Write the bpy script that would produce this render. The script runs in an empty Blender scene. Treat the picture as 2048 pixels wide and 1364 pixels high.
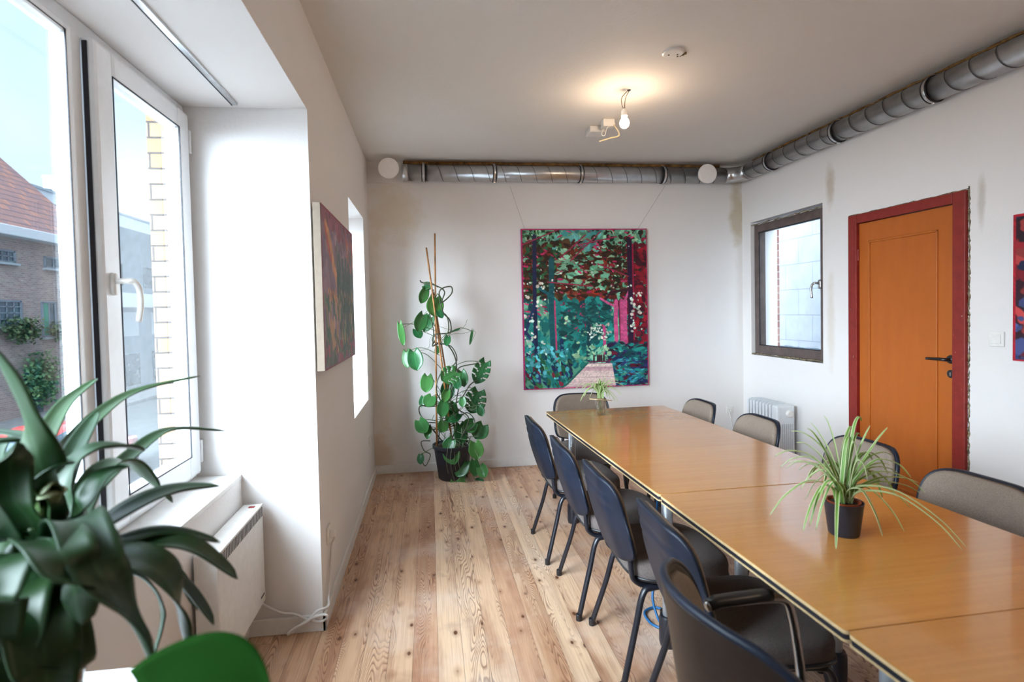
import bpy, bmesh, math, random
import numpy as np
from mathutils import Vector, Matrix
random.seed(7)
D = bpy.data; SC = bpy.context.scene; COL = SC.collection
PI = math.pi
# ------------------------------------------------------------------ camera
F, CX, CY = 1100.0, 999.47, 654.35            # focal length and principal point, in pixels of the 2048x1364 frame
YAW, PITCH, ROLL = 0.12664857, 0.02903953, -0.02182517
CAM = Vector((0, 0, 1.45))
def rotm(y, p, r):
    B = Matrix(((1,0,0),(0,0,-1),(0,1,0)))
    cy, sy, cp, sp, cr, sr = math.cos(y), math.sin(y), math.cos(p), math.sin(p), math.cos(r), math.sin(r)
    Ry = Matrix(((cy,0,-sy),(0,1,0),(sy,0,cy))); Rp = Matrix(((1,0,0),(0,cp,-sp),(0,sp,cp))); Rr = Matrix(((cr,-sr,0),(sr,cr,0),(0,0,1)))
    return Rr @ Rp @ Ry @ B
RM = rotm(YAW, PITCH, ROLL)
cam = D.cameras.new('camera'); cam_ob = D.objects.new('camera', cam); COL.objects.link(cam_ob)
cam.sensor_width = 36; cam.lens = F/2048*36; cam.shift_x = (1024-CX)/2048; cam.shift_y = (CY-682)/2048
cam.clip_start = 0.02; cam.clip_end = 300
MW = Matrix((RM[0], -RM[1], -RM[2])).transposed().to_4x4(); MW.translation = CAM
cam_ob.matrix_world = MW
cam.dof.use_dof = True; cam.dof.focus_distance = 3.4; cam.dof.aperture_fstop = 2.6
SC.camera = cam_ob
# ------------------------------------------------------------------ sky, exposure, bulb light strength
SKY = .72; BROAD = 9.0; LOBE = 22.0; BULB = 95.0
SC.view_settings.view_transform = 'Standard'; SC.view_settings.look = 'None'
SC.view_settings.exposure = 1.03; SC.view_settings.gamma = 1.0; SC.view_settings.use_curve_mapping = False
world = D.worlds.new('world'); SC.world = world; world.use_nodes = True
wn = world.node_tree.nodes; wl = world.node_tree.links
for n in list(wn): wn.remove(n)
wo = wn.new('ShaderNodeOutputWorld'); wb = wn.new('ShaderNodeBackground'); wtc = wn.new('ShaderNodeTexCoord'); wno = wn.new('ShaderNodeTexNoise'); wr = wn.new('ShaderNodeValToRGB')
wno.inputs['Scale'].default_value = 2.2; wno.inputs['Detail'].default_value = 3
wr.color_ramp.elements[0].position = .35; wr.color_ramp.elements[0].color = (.56, .77, 1.0, 1)
wr.color_ramp.elements[1].position = .65; wr.color_ramp.elements[1].color = (.82, .92, 1.0, 1)
wl.new(wtc.outputs['Generated'], wno.inputs['Vector']); wl.new(wno.outputs['Fac'], wr.inputs['Fac']); wmx = wn.new('ShaderNodeMix'); wmx.data_type = 'RGBA'; wmx.inputs[7].default_value = (.80, .90, 1.0, 1); wl.new(wr.outputs['Color'], wmx.inputs[6]); wl.new(wmx.outputs[2], wb.inputs['Color'])
# the overcast sky is brightest low over the open end of the street, behind and to the left of the camera
wd = wn.new('ShaderNodeVectorMath'); wd.operation = 'DOT_PRODUCT'; wd.inputs[1].default_value = Vector((-.66, -.68, .36)).normalized()
wm = wn.new('ShaderNodeMapRange'); wm.interpolation_type = 'LINEAR'; wm.inputs[1].default_value = .02; wm.inputs[2].default_value = 1.0; wm.inputs[3].default_value = 0; wm.inputs[4].default_value = 1
wp_ = wn.new('ShaderNodeMath'); wp_.operation = 'POWER'; wp_.inputs[1].default_value = 7.0
wp2 = wn.new('ShaderNodeMath'); wp2.operation = 'POWER'; wp2.inputs[1].default_value = 1.3; wl.new(wm.outputs[0], wp2.inputs[0])
wq2 = wn.new('ShaderNodeMath'); wq2.operation = 'MULTIPLY_ADD'; wq2.inputs[1].default_value = BROAD; wq2.inputs[2].default_value = SKY; wl.new(wp2.outputs[0], wq2.inputs[0])
wq = wn.new('ShaderNodeMath'); wq.operation = 'MULTIPLY_ADD'; wq.inputs[1].default_value = LOBE; wl.new(wq2.outputs[0], wq.inputs[2])
wl.new(wtc.outputs['Generated'], wd.inputs[0]); wl.new(wd.outputs['Value'], wm.inputs[0]); wl.new(wm.outputs[0], wp_.inputs[0]); wl.new(wm.outputs[0], wmx.inputs[0]); wl.new(wp_.outputs[0], wq.inputs[0]); wl.new(wq.outputs[0], wb.inputs['Strength'])
wl.new(wb.outputs['Background'], wo.inputs['Surface'])
def portal(name, loc, sx, sy, rot):
    l = D.lights.new(name, 'AREA'); l.shape = 'RECTANGLE'; l.size = sx; l.size_y = sy; l.cycles.is_portal = True
    o = D.objects.new(name, l); COL.objects.link(o); o.location = loc; o.rotation_euler = rot
# portals only tell the sampler where the window openings are; they give off no light
portal('window_portal_left', (-1.12, 1.46, 1.56), 1.6, 2.25, (0, -PI/2, 0))
portal('window_portal_far', (-1.12, 4.2, 1.5), 1.5, .9, (0, -PI/2, 0))
portal('window_portal_right', (3.16, 4.4, 1.62), 1.2, .95, (0, PI/2, 0))

def ray(px, py):
    return (RM.transposed() @ Vector(((px-CX)/F, (py-CY)/F, 1)))
def hit(px, py, ax, val):                      # the point on the plane axis=val seen at a pixel
    d = ray(px, py); return CAM + d*((val-CAM[ax])/d[ax])
# ------------------------------------------------------------------ mesh helpers
ORG = {}
def s2l(c): return tuple((x/12.92 if x <= .04045 else ((x+.055)/1.055)**2.4) for x in c)
def RGB(r, g, b): return s2l((r/255, g/255, b/255))
def obj(name, bm, mat, parent=None, smooth=False, kind=None, label=None, auto=None):
    if auto is not None:
        for e in bm.edges:
            if len(e.link_faces) == 2 and e.calc_face_angle(0) > math.radians(auto): e.smooth = False
        smooth = True
    for f in bm.faces: f.smooth = smooth
    bmesh.ops.recalc_face_normals(bm, faces=bm.faces)
    if parent is None:
        if bm.verts and kind != 'structure':
            xs = [v.co.x for v in bm.verts]; ys = [v.co.y for v in bm.verts]; zs = [v.co.z for v in bm.verts]
            o0 = Vector(((min(xs)+max(xs))/2, (min(ys)+max(ys))/2, min(zs)))
        else: o0 = Vector((0, 0, 0))
    else: o0 = ORG.get(parent.name, Vector((0, 0, 0)))
    for v in bm.verts: v.co -= o0
    me = D.meshes.new(name); bm.to_mesh(me); bm.free()
    for m in (mat if isinstance(mat, (list, tuple)) else [mat]): me.materials.append(m)
    o = D.objects.new(name, me); COL.objects.link(o)
    if parent is None: o.location = o0
    else: o.parent = parent
    ORG[o.name] = o0
    if kind: o['kind'] = kind
    if label: o['label'] = label
    return o
def tag(o, label, cat, group=None, kind=None):
    o['label'] = label; o['category'] = cat
    if group: o['group'] = group
    if kind: o['kind'] = kind
    return o
def thing(name, label, cat, loc=(0,0,0), rotz=0, group=None, local=False):
    # local=True: the children's meshes are written in the thing's own frame, else in room coordinates
    o = D.objects.new(name, None); COL.objects.link(o); o.location = loc; o.rotation_euler = (0, 0, rotz)
    o.empty_display_size = .1
    ORG[o.name] = Vector((0,0,0)) if local else Vector(loc)
    return tag(o, label, cat, group)
def dup(root, loc, rotz, label, group=None):
    r = root.copy(); COL.objects.link(r); r.location = loc; r.rotation_euler = (0, 0, rotz); r['label'] = label
    if group: r['group'] = group
    for ch in list(root.children):
        c = ch.copy(); COL.objects.link(c); c.parent = r
        for g in list(ch.children):
            d = g.copy(); COL.objects.link(d); d.parent = c
    return r
def struct(name, bm, mat, parent=None, **k):
    return obj(name, bm, mat, parent, kind='structure' if parent is None else None, **k)
def B(): return bmesh.new()
def box(bm, x0, x1, y0, y1, z0, z1, bev=0, seg=2, mi=0):
    r = bmesh.ops.create_cube(bm, size=1); vs = r['verts']
    for v in vs:
        v.co = Vector((x0+(v.co.x+.5)*(x1-x0), y0+(v.co.y+.5)*(y1-y0), z0+(v.co.z+.5)*(z1-z0)))
    fs = set(f for v in vs for f in v.link_faces)
    for f in fs: f.material_index = mi
    if bev:
        es = set(e for v in vs for e in v.link_edges)
        rr = bmesh.ops.bevel(bm, geom=list(es), offset=bev, segments=seg, affect='EDGES', profile=.5)
        for f in rr['faces']: f.material_index = mi
        vs = list(set(v for f in rr['faces'] for v in f.verts) | set(v for v in vs if v.is_valid))
    return vs
def tube(bm, pts, r, n=10, caps=True, mi=0, sx=1.0, closed=False, up=None):
    pts = [Vector(p) for p in pts]; m = len(pts)
    rs = r if isinstance(r, (list, tuple)) else [r]*m
    rings = []; prev = None
    for i, p in enumerate(pts):
        a = pts[i-1] if (i > 0 or closed) else p; b = pts[(i+1) % m] if (i < m-1 or closed) else p
        t = (b-a).normalized()
        if prev is None:
            u = Vector(up) if up else (Vector((0,0,1)) if abs(t.z) < .9 else Vector((1,0,0)))
        else: u = prev
        u = (u - t*u.dot(t)).normalized(); prev = u; w = t.cross(u)
        rings.append([bm.verts.new(p + u*math.cos(2*PI*k/n)*rs[i] + w*math.sin(2*PI*k/n)*rs[i]*sx) for k in range(n)])
    for i in range(m if closed else m-1):
        A, C = rings[i], rings[(i+1) % m]
        for k in range(n):
            f = bm.faces.new((A[k], A[(k+1) % n], C[(k+1) % n], C[k])); f.material_index = mi
    if caps and not closed:
        f = bm.faces.new(rings[0][::-1]); f.material_index = mi; f = bm.faces.new(rings[-1]); f.material_index = mi
def spline(pts, n=8):                           # Catmull-Rom
    P = [Vector(p) for p in pts]; out = []
    for i in range(len(P)-1):
        a = P[i-1] if i else P[0]*2-P[1]; b = P[i]; c = P[i+1]; d = P[i+2] if i+2 < len(P) else P[-1]*2-P[-2]
        for k in range(n):
            t = k/n; out.append(.5*((2*b)+(c-a)*t+(2*a-5*b+4*c-d)*t*t+(3*b-a-3*c+d)*t**3))
    out.append(P[-1]); return out
def lathe(bm, prof, loc=(0,0,0), n=32, mi=0, mat3=None, closed=False):
    loc = Vector(loc); rings = []
    for r, z in prof:
        ring = []
        for k in range(n):
            p = Vector((r*math.cos(2*PI*k/n), r*math.sin(2*PI*k/n), z))
            if mat3: p = mat3 @ p
            ring.append(bm.verts.new(loc+p))
        rings.append(ring)
    for i in range(len(rings)-1):
        for k in range(n):
            f = bm.faces.new((rings[i][k], rings[i][(k+1) % n], rings[i+1][(k+1) % n], rings[i+1][k])); f.material_index = mi
    if prof[0][0] > 1e-5: bm.faces.new(rings[0][::-1]).material_index = mi
    if prof[-1][0] > 1e-5: bm.faces.new(rings[-1]).material_index = mi
    bmesh.ops.remove_doubles(bm, verts=[v for r_ in rings for v in r_ if v.is_valid], dist=1e-6)
def plate(bm, f, g, nu, nv, mi=0):              # closed body between two grids f(u,v) and g(u,v)
    A = [[bm.verts.new(f(i/nu, j/nv)) for i in range(nu+1)] for j in range(nv+1)]
    C = [[bm.verts.new(g(i/nu, j/nv)) for i in range(nu+1)] for j in range(nv+1)]
    def q(*v):
        ff = bm.faces.new(v); ff.material_index = mi
    for j in range(nv):
        for i in range(nu):
            q(A[j][i], A[j][i+1], A[j+1][i+1], A[j+1][i]); q(C[j][i], C[j+1][i], C[j+1][i+1], C[j][i+1])
    for i in range(nu):
        q(A[0][i], C[0][i], C[0][i+1], A[0][i+1]); q(A[nv][i], A[nv][i+1], C[nv][i+1], C[nv][i])
    for j in range(nv):
        q(A[j][0], A[j+1][0], C[j+1][0], C[j][0]); q(A[j][nu], C[j][nu], C[j+1][nu], A[j+1][nu])
def prism(bm, poly, z0, z1, axis='z', mi=0):
    def P(a, b, c):
        return {'z': Vector((a, b, c)), 'y': Vector((a, c, b)), 'x': Vector((c, a, b))}[axis]
    lo = [bm.verts.new(P(a, b, z0)) for a, b in poly]; hi = [bm.verts.new(P(a, b, z1)) for a, b in poly]
    n = len(poly)
    for i in range(n): bm.faces.new((lo[i], lo[(i+1) % n], hi[(i+1) % n], hi[i])).material_index = mi
    bm.faces.new(lo[::-1]).material_index = mi; bm.faces.new(hi).material_index = mi
def rrect(x0, x1, y0, y1, r, n=6):
    out = []
    for cx, cy, a0 in ((x1-r, y1-r, 0), (x0+r, y1-r, 90), (x0+r, y0+r, 180), (x1-r, y0+r, 270)):
        for k in range(n+1):
            a = math.radians(a0+90*k/n); out.append((cx+r*math.cos(a), cy+r*math.sin(a)))
    return out
# ------------------------------------------------------------------ material helpers
class NT:
    def __init__(s, name):
        s.m = D.materials.new(name); s.m.use_nodes = True; s.t = s.m.node_tree; s.n = s.t.nodes; s.l = s.t.links
        s.bsdf = s.n['Principled BSDF']; s.out = s.n['Material Output']; s._tc = None
    def tc(s, which='Object'):
        if s._tc is None: s._tc = s.n.new('ShaderNodeTexCoord')
        return s._tc.outputs[which]
    def put(s, sock, v):
        if v is None: return
        if hasattr(v, 'is_output'): s.l.new(v, sock)
        else:
            if isinstance(v, tuple) and len(v) == 3 and sock.type == 'RGBA': v = v+(1,)
            sock.default_value = v
    def math(s, op, a, b=None, c=None, clamp=False):
        n = s.n.new('ShaderNodeMath'); n.operation = op; n.use_clamp = clamp
        s.put(n.inputs[0], a); s.put(n.inputs[1], b); s.put(n.inputs[2], c); return n.outputs[0]
    def mix(s, f, a, b, mode='MIX'):
        n = s.n.new('ShaderNodeMix'); n.data_type = 'RGBA'; n.blend_type = mode
        s.put(n.inputs[0], f); s.put(n.inputs[6], a); s.put(n.inputs[7], b); return n.outputs[2]
    def noise(s, vec, scale=5, detail=2, rough=.5, dist=0, out='Fac'):
        n = s.n.new('ShaderNodeTexNoise'); s.put(n.inputs['Vector'], vec); s.put(n.inputs['Scale'], scale)
        n.inputs['Detail'].default_value = detail; n.inputs['Roughness'].default_value = rough; n.inputs['Distortion'].default_value = dist
        return n.outputs[out]
    def vor(s, vec, scale=5, feature='F1', out='Distance'):
        n = s.n.new('ShaderNodeTexVoronoi'); n.feature = feature; s.put(n.inputs['Vector'], vec); n.inputs['Scale'].default_value = scale
        return n.outputs[out]
    def white(s, vec):
        n = s.n.new('ShaderNodeTexWhiteNoise'); n.noise_dimensions = '3D'; s.put(n.inputs['Vector'], vec); return n.outputs['Value']
    def sep(s, v):
        n = s.n.new('ShaderNodeSeparateXYZ'); s.put(n.inputs[0], v); return n.outputs[0], n.outputs[1], n.outputs[2]
    def com(s, x=0, y=0, z=0):
        n = s.n.new('ShaderNodeCombineXYZ'); s.put(n.inputs[0], x); s.put(n.inputs[1], y); s.put(n.inputs[2], z); return n.outputs[0]
    def vmul(s, v, k):
        n = s.n.new('ShaderNodeVectorMath'); n.operation = 'MULTIPLY'; s.put(n.inputs[0], v); n.inputs[1].default_value = k; return n.outputs[0]
    def ramp(s, f, stops, interp='LINEAR'):
        n = s.n.new('ShaderNodeValToRGB'); n.color_ramp.interpolation = interp; e = n.color_ramp.elements
        while len(e) < len(stops): e.new(.5)
        for el, (p, c) in zip(e, stops):
            el.position = p; el.color = (c if isinstance(c, tuple) else (c, c, c))+(1,)
        s.put(n.inputs[0], f); return n.outputs[0]
    def bump(s, h, strength=.3, dist=.01):
        n = s.n.new('ShaderNodeBump'); n.inputs['Strength'].default_value = strength; n.inputs['Distance'].default_value = dist
        s.put(n.inputs['Height'], h); s.l.new(n.outputs[0], s.bsdf.inputs['Normal'])
    def fin(s, col=None, rough=.5, metal=0, spec=.5, **k):
        b = s.bsdf.inputs; s.put(b['Base Color'], col); s.put(b['Roughness'], rough); s.put(b['Metallic'], metal); s.put(b['Specular IOR Level'], spec)
        for kk, v in k.items(): s.put(b[kk.replace('_', ' ')], v)
        return s.m
def flat(name, col, rough=.5, metal=0, spec=.5, var=.06, vs=30, bump=0, **k):
    t = NT(name); n = t.noise(t.tc(), vs, 3)
    dk = tuple(c*(1-var*2) for c in col); lt = tuple(min(1, c*(1+var*2)) for c in col)
    c = t.ramp(n, [(.3, dk), (.7, lt)])
    if bump: t.bump(n, bump, .002)
    return t.fin(c, rough, metal, spec, **k)
# ------------------------------------------------------------------ materials
def mat_wall(name, base, stain=None):
    t = NT(name); c = t.tc(); n1 = t.noise(c, 1.3, 4, .6); n2 = t.noise(c, 60, 3)
    col = t.mix(t.math('MULTIPLY', t.ramp(n1, [(.45, 0.0), (.75, 1.0)]), .35), base, tuple(b*k for b, k in zip(base, (.93, .91, .87))))
    if stain:
        x, y, z = t.sep(c)
        for (sx, sz, wx, wz, ccol, amt, axis) in stain:
            a = x if axis == 'x' else y
            dx = t.math('DIVIDE', t.math('SUBTRACT', a, sx), wx); dz = t.math('DIVIDE', t.math('SUBTRACT', z, sz), wz)
            d = t.math('SQRT', t.math('ADD', t.math('MULTIPLY', dx, dx), t.math('MULTIPLY', dz, dz)))
            d = t.math('ADD', d, t.math('MULTIPLY', t.math('SUBTRACT', t.noise(c, 7, 4, .6), .5), 1.3))
            m = t.ramp(d, [(.35, 1.0), (1.0, 0.0)])
            col = t.mix(t.math('MULTIPLY', m, amt), col, ccol)
    t.bump(t.math('ADD', t.math('MULTIPLY', n1, 2.0), n2), .25, .004)
    return t.fin(col, .75, spec=.25)
WALLC = (.81, .782, .765)
M = {}
M['wall'] = mat_wall('wall paint', WALLC)
M['wall_back'] = mat_wall('back wall paint', WALLC, [(-.28, 2.38, .26, .34, RGB(206,184,138), .42, 'x'), (-.46, 1.2, .10, 1.3, RGB(214,196,160), .3, 'x'), (-.47, .15, .16, .3, RGB(196,170,130), .5, 'x'), (3.0, 2.35, .10, .45, RGB(176,158,112), .6, 'x')])
M['wall_right'] = mat_wall('right wall paint', WALLC, [(3.86, 2.33, .06, .22, RGB(166,146,112), .5, 'y'), (3.86, 1.3, .05, .5, RGB(200,182,155), .35, 'y'), (2.70, 2.0, .03, .2, RGB(150,136,110), .4, 'y')])
M['ceiling'] = mat_wall('ceiling paint', (.76, .735, .70))
M['white_paint'] = flat('white gloss paint', (.80, .79, .77), .4, var=.02)
M['pvc'] = flat('white pvc', (.84, .86, .88), .28, var=.01)
M['gasket'] = flat('black rubber', (.012, .012, .02), .6)
M['white_plastic'] = flat('white plastic', (.80, .78, .74), .35, var=.02)
M['valve'] = flat('bright white enamel', (.93, .90, .88), .4, var=.01)
M['black_plastic'] = flat('black plastic', (.012, .012, .014), .35, var=.1)
M['chrome'] = flat('brushed steel', (.58, .60, .62), .28, 1, var=.05)
M['dark_steel'] = flat('black lacquered steel', (.010, .011, .017), .33, var=.1)
M['grey_steel'] = flat('light grey lacquered steel', (.45, .47, .50), .35, .3, var=.03)
M['shell'] = flat('dark navy moulded plastic', (.008, .0125, .024), .42, spec=.28, var=.12, vs=12, bump=.05)
def mat_fabric(name, col):
    t = NT(name); c = t.tc(); a = t.noise(c, 420, 2); b = t.noise(c, 9, 4, .6)
    cc = t.mix(t.ramp(a, [(.3, 0.0), (.7, 1.0)]), tuple(x*.68 for x in col), tuple(min(1, x*1.25) for x in col))
    cc = t.mix(t.math('MULTIPLY', t.ramp(b, [(.45, 0.0), (.8, 1.0)]), .4), cc, tuple(x*.7 for x in col))
    t.bump(a, .35, .0015); return t.fin(cc, .9, spec=.12, Sheen_Weight=.06)
M['fabric'] = mat_fabric('taupe woven fabric', (.23, .178, .14))
M['seat'] = mat_fabric('grey seat fabric', (.135, .110, .102))
M['leather'] = flat('dark brown leatherette', (.020, .013, .010), .42, spec=.3, var=.1)
M['fabric_tan'] = mat_fabric('grey brown woven fabric', (.030, .021, .017))
def mat_veneer():
    t = NT('beech veneer'); c = t.tc(); x, y, z = t.sep(c)
    v = t.com(t.math('MULTIPLY', x, 1.2), t.math('MULTIPLY', y, 40), 0)
    g = t.noise(v, 1.6, 3, .5, .1)
    band = t.math('FLOOR', t.math('MULTIPLY', t.math('ADD', y, .07), 4.6)); rnd = t.white(t.com(band, 3.3, 1))
    col = t.ramp(g, [(.25, (.49, .205, .042)), (.75, (.57, .255, .058))])
    col = t.mix(t.math('MULTIPLY', rnd, .30), col, (.42, .18, .04))
    fl = t.noise(t.vmul(c, (260, 40, 1)), 1, 2)
    col = t.mix(t.math('MULTIPLY', t.ramp(fl, [(.55, 0.0), (.75, 1.0)]), .25), col, (.36, .14, .03))
    t.bump(g, .03, .001)
    return t.fin(col, .24, spec=.5, Coat_Weight=.5, Coat_Roughness=.07)
M['veneer'] = mat_veneer()
M['ply'] = flat('pale ply edge', (.66, .47, .25), .45, var=.06, vs=80)
def mat_floor():
    t = NT('pine floorboards'); c = t.tc(); x, y, z = t.sep(c); W = .105
    bx = t.math('DIVIDE', x, W); bid = t.math('FLOOR', bx); fx = t.math('FRACT', bx)
    r1 = t.white(t.com(bid, 5.1, 0)); LB = 5.2
    ly = t.math('DIVIDE', t.math('ADD', y, t.math('MULTIPLY', r1, 7.3)), LB); seg = t.math('FLOOR', ly); fy = t.math('FRACT', ly)
    r2 = t.white(t.com(bid, seg, 2)); r3 = t.white(t.com(bid, seg, 9)); off = t.math('MULTIPLY', r2, 37)
    cc = t.ramp(r2, [(0, RGB(186,140,106)), (.25, RGB(216,178,144)), (.5, RGB(198,152,120)), (.8, RGB(226,192,158)), (1, RGB(164,112,84))])
    # colour drifting along each board
    dr = t.noise(t.com(t.math('MULTIPLY', x, 5), t.math('ADD', t.math('MULTIPLY', y, .9), off), 3), 1.2, 4, .6)
    cc = t.mix(t.math('MULTIPLY', t.ramp(dr, [(.50, 0.0), (.66, 1.0)]), .6), cc, RGB(140,88,62))
    cc = t.mix(t.math('MULTIPLY', t.ramp(dr, [(.30, 1.0), (.46, 0.0)]), .5), cc, RGB(232,204,174))
    # growth rings: tight contour lines in a stripe of some boards, closing into long lenses
    hv = t.com(t.math('MULTIPLY', x, 14), t.math('ADD', t.math('MULTIPLY', y, 1.5), off), t.math('MULTIPLY', r3, 20))
    h = t.noise(hv, 1.0, 1.2, .45, .15)
    ring = t.math('FRACT', t.math('MULTIPLY', h, t.math('ADD', 26, t.math('MULTIPLY', r3, 16))))
    rm = t.ramp(ring, [(0, 0.0), (.45, .05), (.85, 1.0), (1, 0.0)])
    band = t.noise(t.com(t.math('MULTIPLY', x, 13), t.math('MULTIPLY', y, .45), off), 1.0, 1.5)
    bm_ = t.ramp(band, [(.45, 0.0), (.56, 1.0)])
    rm = t.math('MULTIPLY', rm, bm_); cc = t.mix(t.math('MULTIPLY', rm, .85), cc, RGB(112,62,40))
    fine = t.noise(t.com(t.math('MULTIPLY', x, 170), t.math('MULTIPLY', y, 4), off), 1, 3)
    cc = t.mix(t.math('MULTIPLY', t.ramp(fine, [(.45, 0.0), (.75, 1.0)]), .38), cc, RGB(146,96,66))
    wp = t.noise(c, 1.4, 5, .65); cc = t.mix(t.math('MULTIPLY', t.ramp(wp, [(.48, 0.0), (.66, 1.0)]), .42), cc, RGB(222,206,194))
    st = t.noise(c, 3.1, 4, .6); cc = t.mix(t.math('MULTIPLY', t.ramp(st, [(.60, 0.0), (.70, 1.0)]), .3), cc, RGB(120,84,66))
    kvv = t.com(t.math('MULTIPLY', x, 12), t.math('MULTIPLY', y, 6.5), off); kv = t.vor(kvv, 1.0); kc = t.sep(t.vor(kvv, 1.0, out='Color'))[0]
    keep = t.ramp(kc, [(.42, 0.0), (.44, 1.0)])
    kn = t.math('MULTIPLY', t.ramp(kv, [(.085, 1.0), (.12, 0.0)]), keep); cc = t.mix(kn, cc, RGB(44,24,16))
    kh = t.math('MULTIPLY', t.ramp(kv, [(.10, 1.0), (.30, 0.0)]), keep); cc = t.mix(t.math('MULTIPLY', kh, .45), cc, RGB(132,80,48))
    gx = t.math('MULTIPLY', t.math('MINIMUM', fx, t.math('SUBTRACT', 1, fx)), W)
    gy = t.math('MULTIPLY', t.math('MINIMUM', fy, t.math('SUBTRACT', 1, fy)), LB)
    gp = t.ramp(t.math('MULTIPLY', t.math('MINIMUM', gx, gy), 100), [(.06, 1.0), (.16, 0.0)])
    gs = t.ramp(t.noise(t.com(t.math('MULTIPLY', bid, 3), t.math('MULTIPLY', y, 1.0), 0), 1.0, 2), [(.38, .25), (.62, .75)])
    cc = t.mix(t.math('MULTIPLY', gp, gs), cc, RGB(62,38,26))
    t.bump(t.math('SUBTRACT', t.math('MULTIPLY', rm, .4), gp), .3, .002)
    return t.fin(cc, t.ramp(wp, [(.3, .34), (.7, .55)]), spec=.45)
M['floor'] = mat_floor()
def mat_glass():
    t = NT('window glass'); n = t.n
    tr = n.new('ShaderNodeBsdfTransparent'); tr.inputs[0].default_value = (.93, .96, .97, 1)
    gl = n.new('ShaderNodeBsdfGlossy'); gl.inputs['Roughness'].default_value = .015
    lw = n.new('ShaderNodeLayerWeight'); lw.inputs[0].default_value = .5
    mx = n.new('ShaderNodeMixShader'); t.l.new(t.math('ADD', t.math('MULTIPLY', t.math('POWER', lw.outputs['Facing'], 5), .8), .035, clamp=True), mx.inputs[0])
    t.l.new(tr.outputs[0], mx.inputs[1]); t.l.new(gl.outputs[0], mx.inputs[2]); t.l.new(mx.outputs[0], t.out.inputs[0])
    n.remove(t.bsdf); return t.m
M['glass'] = mat_glass()
def mat_zinc():
    t = NT('galvanised steel'); c = t.tc(); n1 = t.noise(c, 14, 3)
    return t.fin(t.ramp(n1, [(.3, (.52, .53, .55)), (.7, (.62, .63, .65))]), .30, 1.0)
M['zinc'] = mat_zinc()
M['seam'] = flat('dark duct seam', (.10, .10, .11), .5, .6)
M['foam'] = flat('dried ochre foam', RGB(134, 98, 54), .8, var=.3, vs=24, bump=.6)
def mat_door():
    t = NT('orange door paint'); n = t.noise(t.com(t.math('MULTIPLY', t.sep(t.tc())[1], 6), t.math('MULTIPLY', t.sep(t.tc())[2], 1), 0), 3, 4)
    c = t.ramp(n, [(.3, (.43, .105, .012)), (.7, (.47, .12, .014))]); return t.fin(c, .42, spec=.4)
M['door'] = mat_door()
def mat_doorframe():
    t = NT('oxblood frame paint'); c = t.tc(); n = t.noise(c, 26, 4, .6)
    cc = t.ramp(n, [(.3, (.20, .012, .008)), (.7, (.27, .020, .012))])
    ch = t.ramp(t.noise(c, 55, 2), [(.74, 0.0), (.76, 1.0)]); cc = t.mix(t.math('MULTIPLY', ch, .7), cc, (.5, .42, .34))
    return t.fin(cc, .45)
M['doorframe'] = mat_doorframe()
M['rough_edge'] = flat('bare rough plaster', RGB(120, 108, 84), .9, var=.45, vs=60, bump=.8)
M['taupe_frame'] = flat('brown taupe window frame', RGB(92, 78, 74), .5, var=.12, vs=14)
M['cream_plastic'] = flat('cream plastic', (.76, .70, .58), .4, var=.02)
M['cable_white'] = flat('white cable', (.74, .72, .70), .4, var=.02)
M['cable_cream'] = flat('cream cable', (.75, .62, .40), .4, var=.03)
M['copper'] = flat('brown wire', (.20, .12, .05), .5)
def emis(name, col, st):
    t = NT(name); n = t.n.new('ShaderNodeEmission'); n.inputs[0].default_value = col+(1,); n.inputs[1].default_value = st
    t.l.new(n.outputs[0], t.out.inputs[0]); t.n.remove(t.bsdf); return t.m
M['bulb'] = emis('lit bulb', (1.0, .74, .50), BULB)
def mat_leaf(name, a, b, rough=.35, stripe=False, trans=.25, spec=.5):
    t = NT(name); c = t.tc(); n = t.noise(c, 9, 3)
    col = t.mix(t.ramp(n, [(.35, 0.0), (.65, 1.0)]), a, b)
    at = t.n.new('ShaderNodeAttribute'); at.attribute_name = 'leafu'
    u = t.math('ABSOLUTE', t.math('SUBTRACT', at.outputs['Fac'], .5))
    rnd = t.n.new('ShaderNodeAttribute'); rnd.attribute_name = 'leafr'
    if stripe: col = t.mix(t.ramp(u, [(.30, 0.0), (.40, 1.0)]), col, (.74, .78, .48))
    else:
        col = t.mix(t.ramp(u, [(.0, .45), (.06, 0.0)]), col, tuple(min(1, x*1.7+.03) for x in b))
        col = t.mix(t.math('MULTIPLY', rnd.outputs['Fac'], .8), col, tuple(min(1, x) for x in (b[0]*2.6+.03, b[1]*1.6+.03, b[2]*1.2)))
    m = t.fin(col, rough, spec=spec)
    tl = t.n.new('ShaderNodeBsdfTranslucent'); t.put(tl.inputs[0], t.mix(.5, col, (b[0]*2.2+.04, b[1]*2.2+.05, b[2]*.9)))
    mx = t.n.new('ShaderNodeMixShader'); mx.inputs[0].default_value = trans
    t.l.new(t.bsdf.outputs[0], mx.inputs[1]); t.l.new(tl.outputs[0], mx.inputs[2]); t.l.new(mx.outputs[0], t.out.inputs[0])
    return m
M['clivia'] = mat_leaf('dark strap leaf', (.004, .024, .007), (.007, .038, .010), .42, trans=.0, spec=.4)
M['broad'] = mat_leaf('bright broad leaf', (.002, .040, .002), (.003, .052, .002), .85, trans=.25, spec=.1)
M['monstera'] = mat_leaf('heart leaf', (.016, .11, .038), (.026, .16, .05), .28, trans=.22)
M['spider'] = mat_leaf('striped spider leaf', (.15, .30, .05), (.22, .38, .08), .4, stripe=True, trans=.35)
M['stem'] = flat('green stem', (.06, .12, .03), .5, var=.15)
M['vine'] = flat('green brown vine', (.045, .06, .03), .6, var=.3)
M['vine_pale'] = flat('pale green aerial root', (.16, .20, .12), .6, var=.2)
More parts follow.
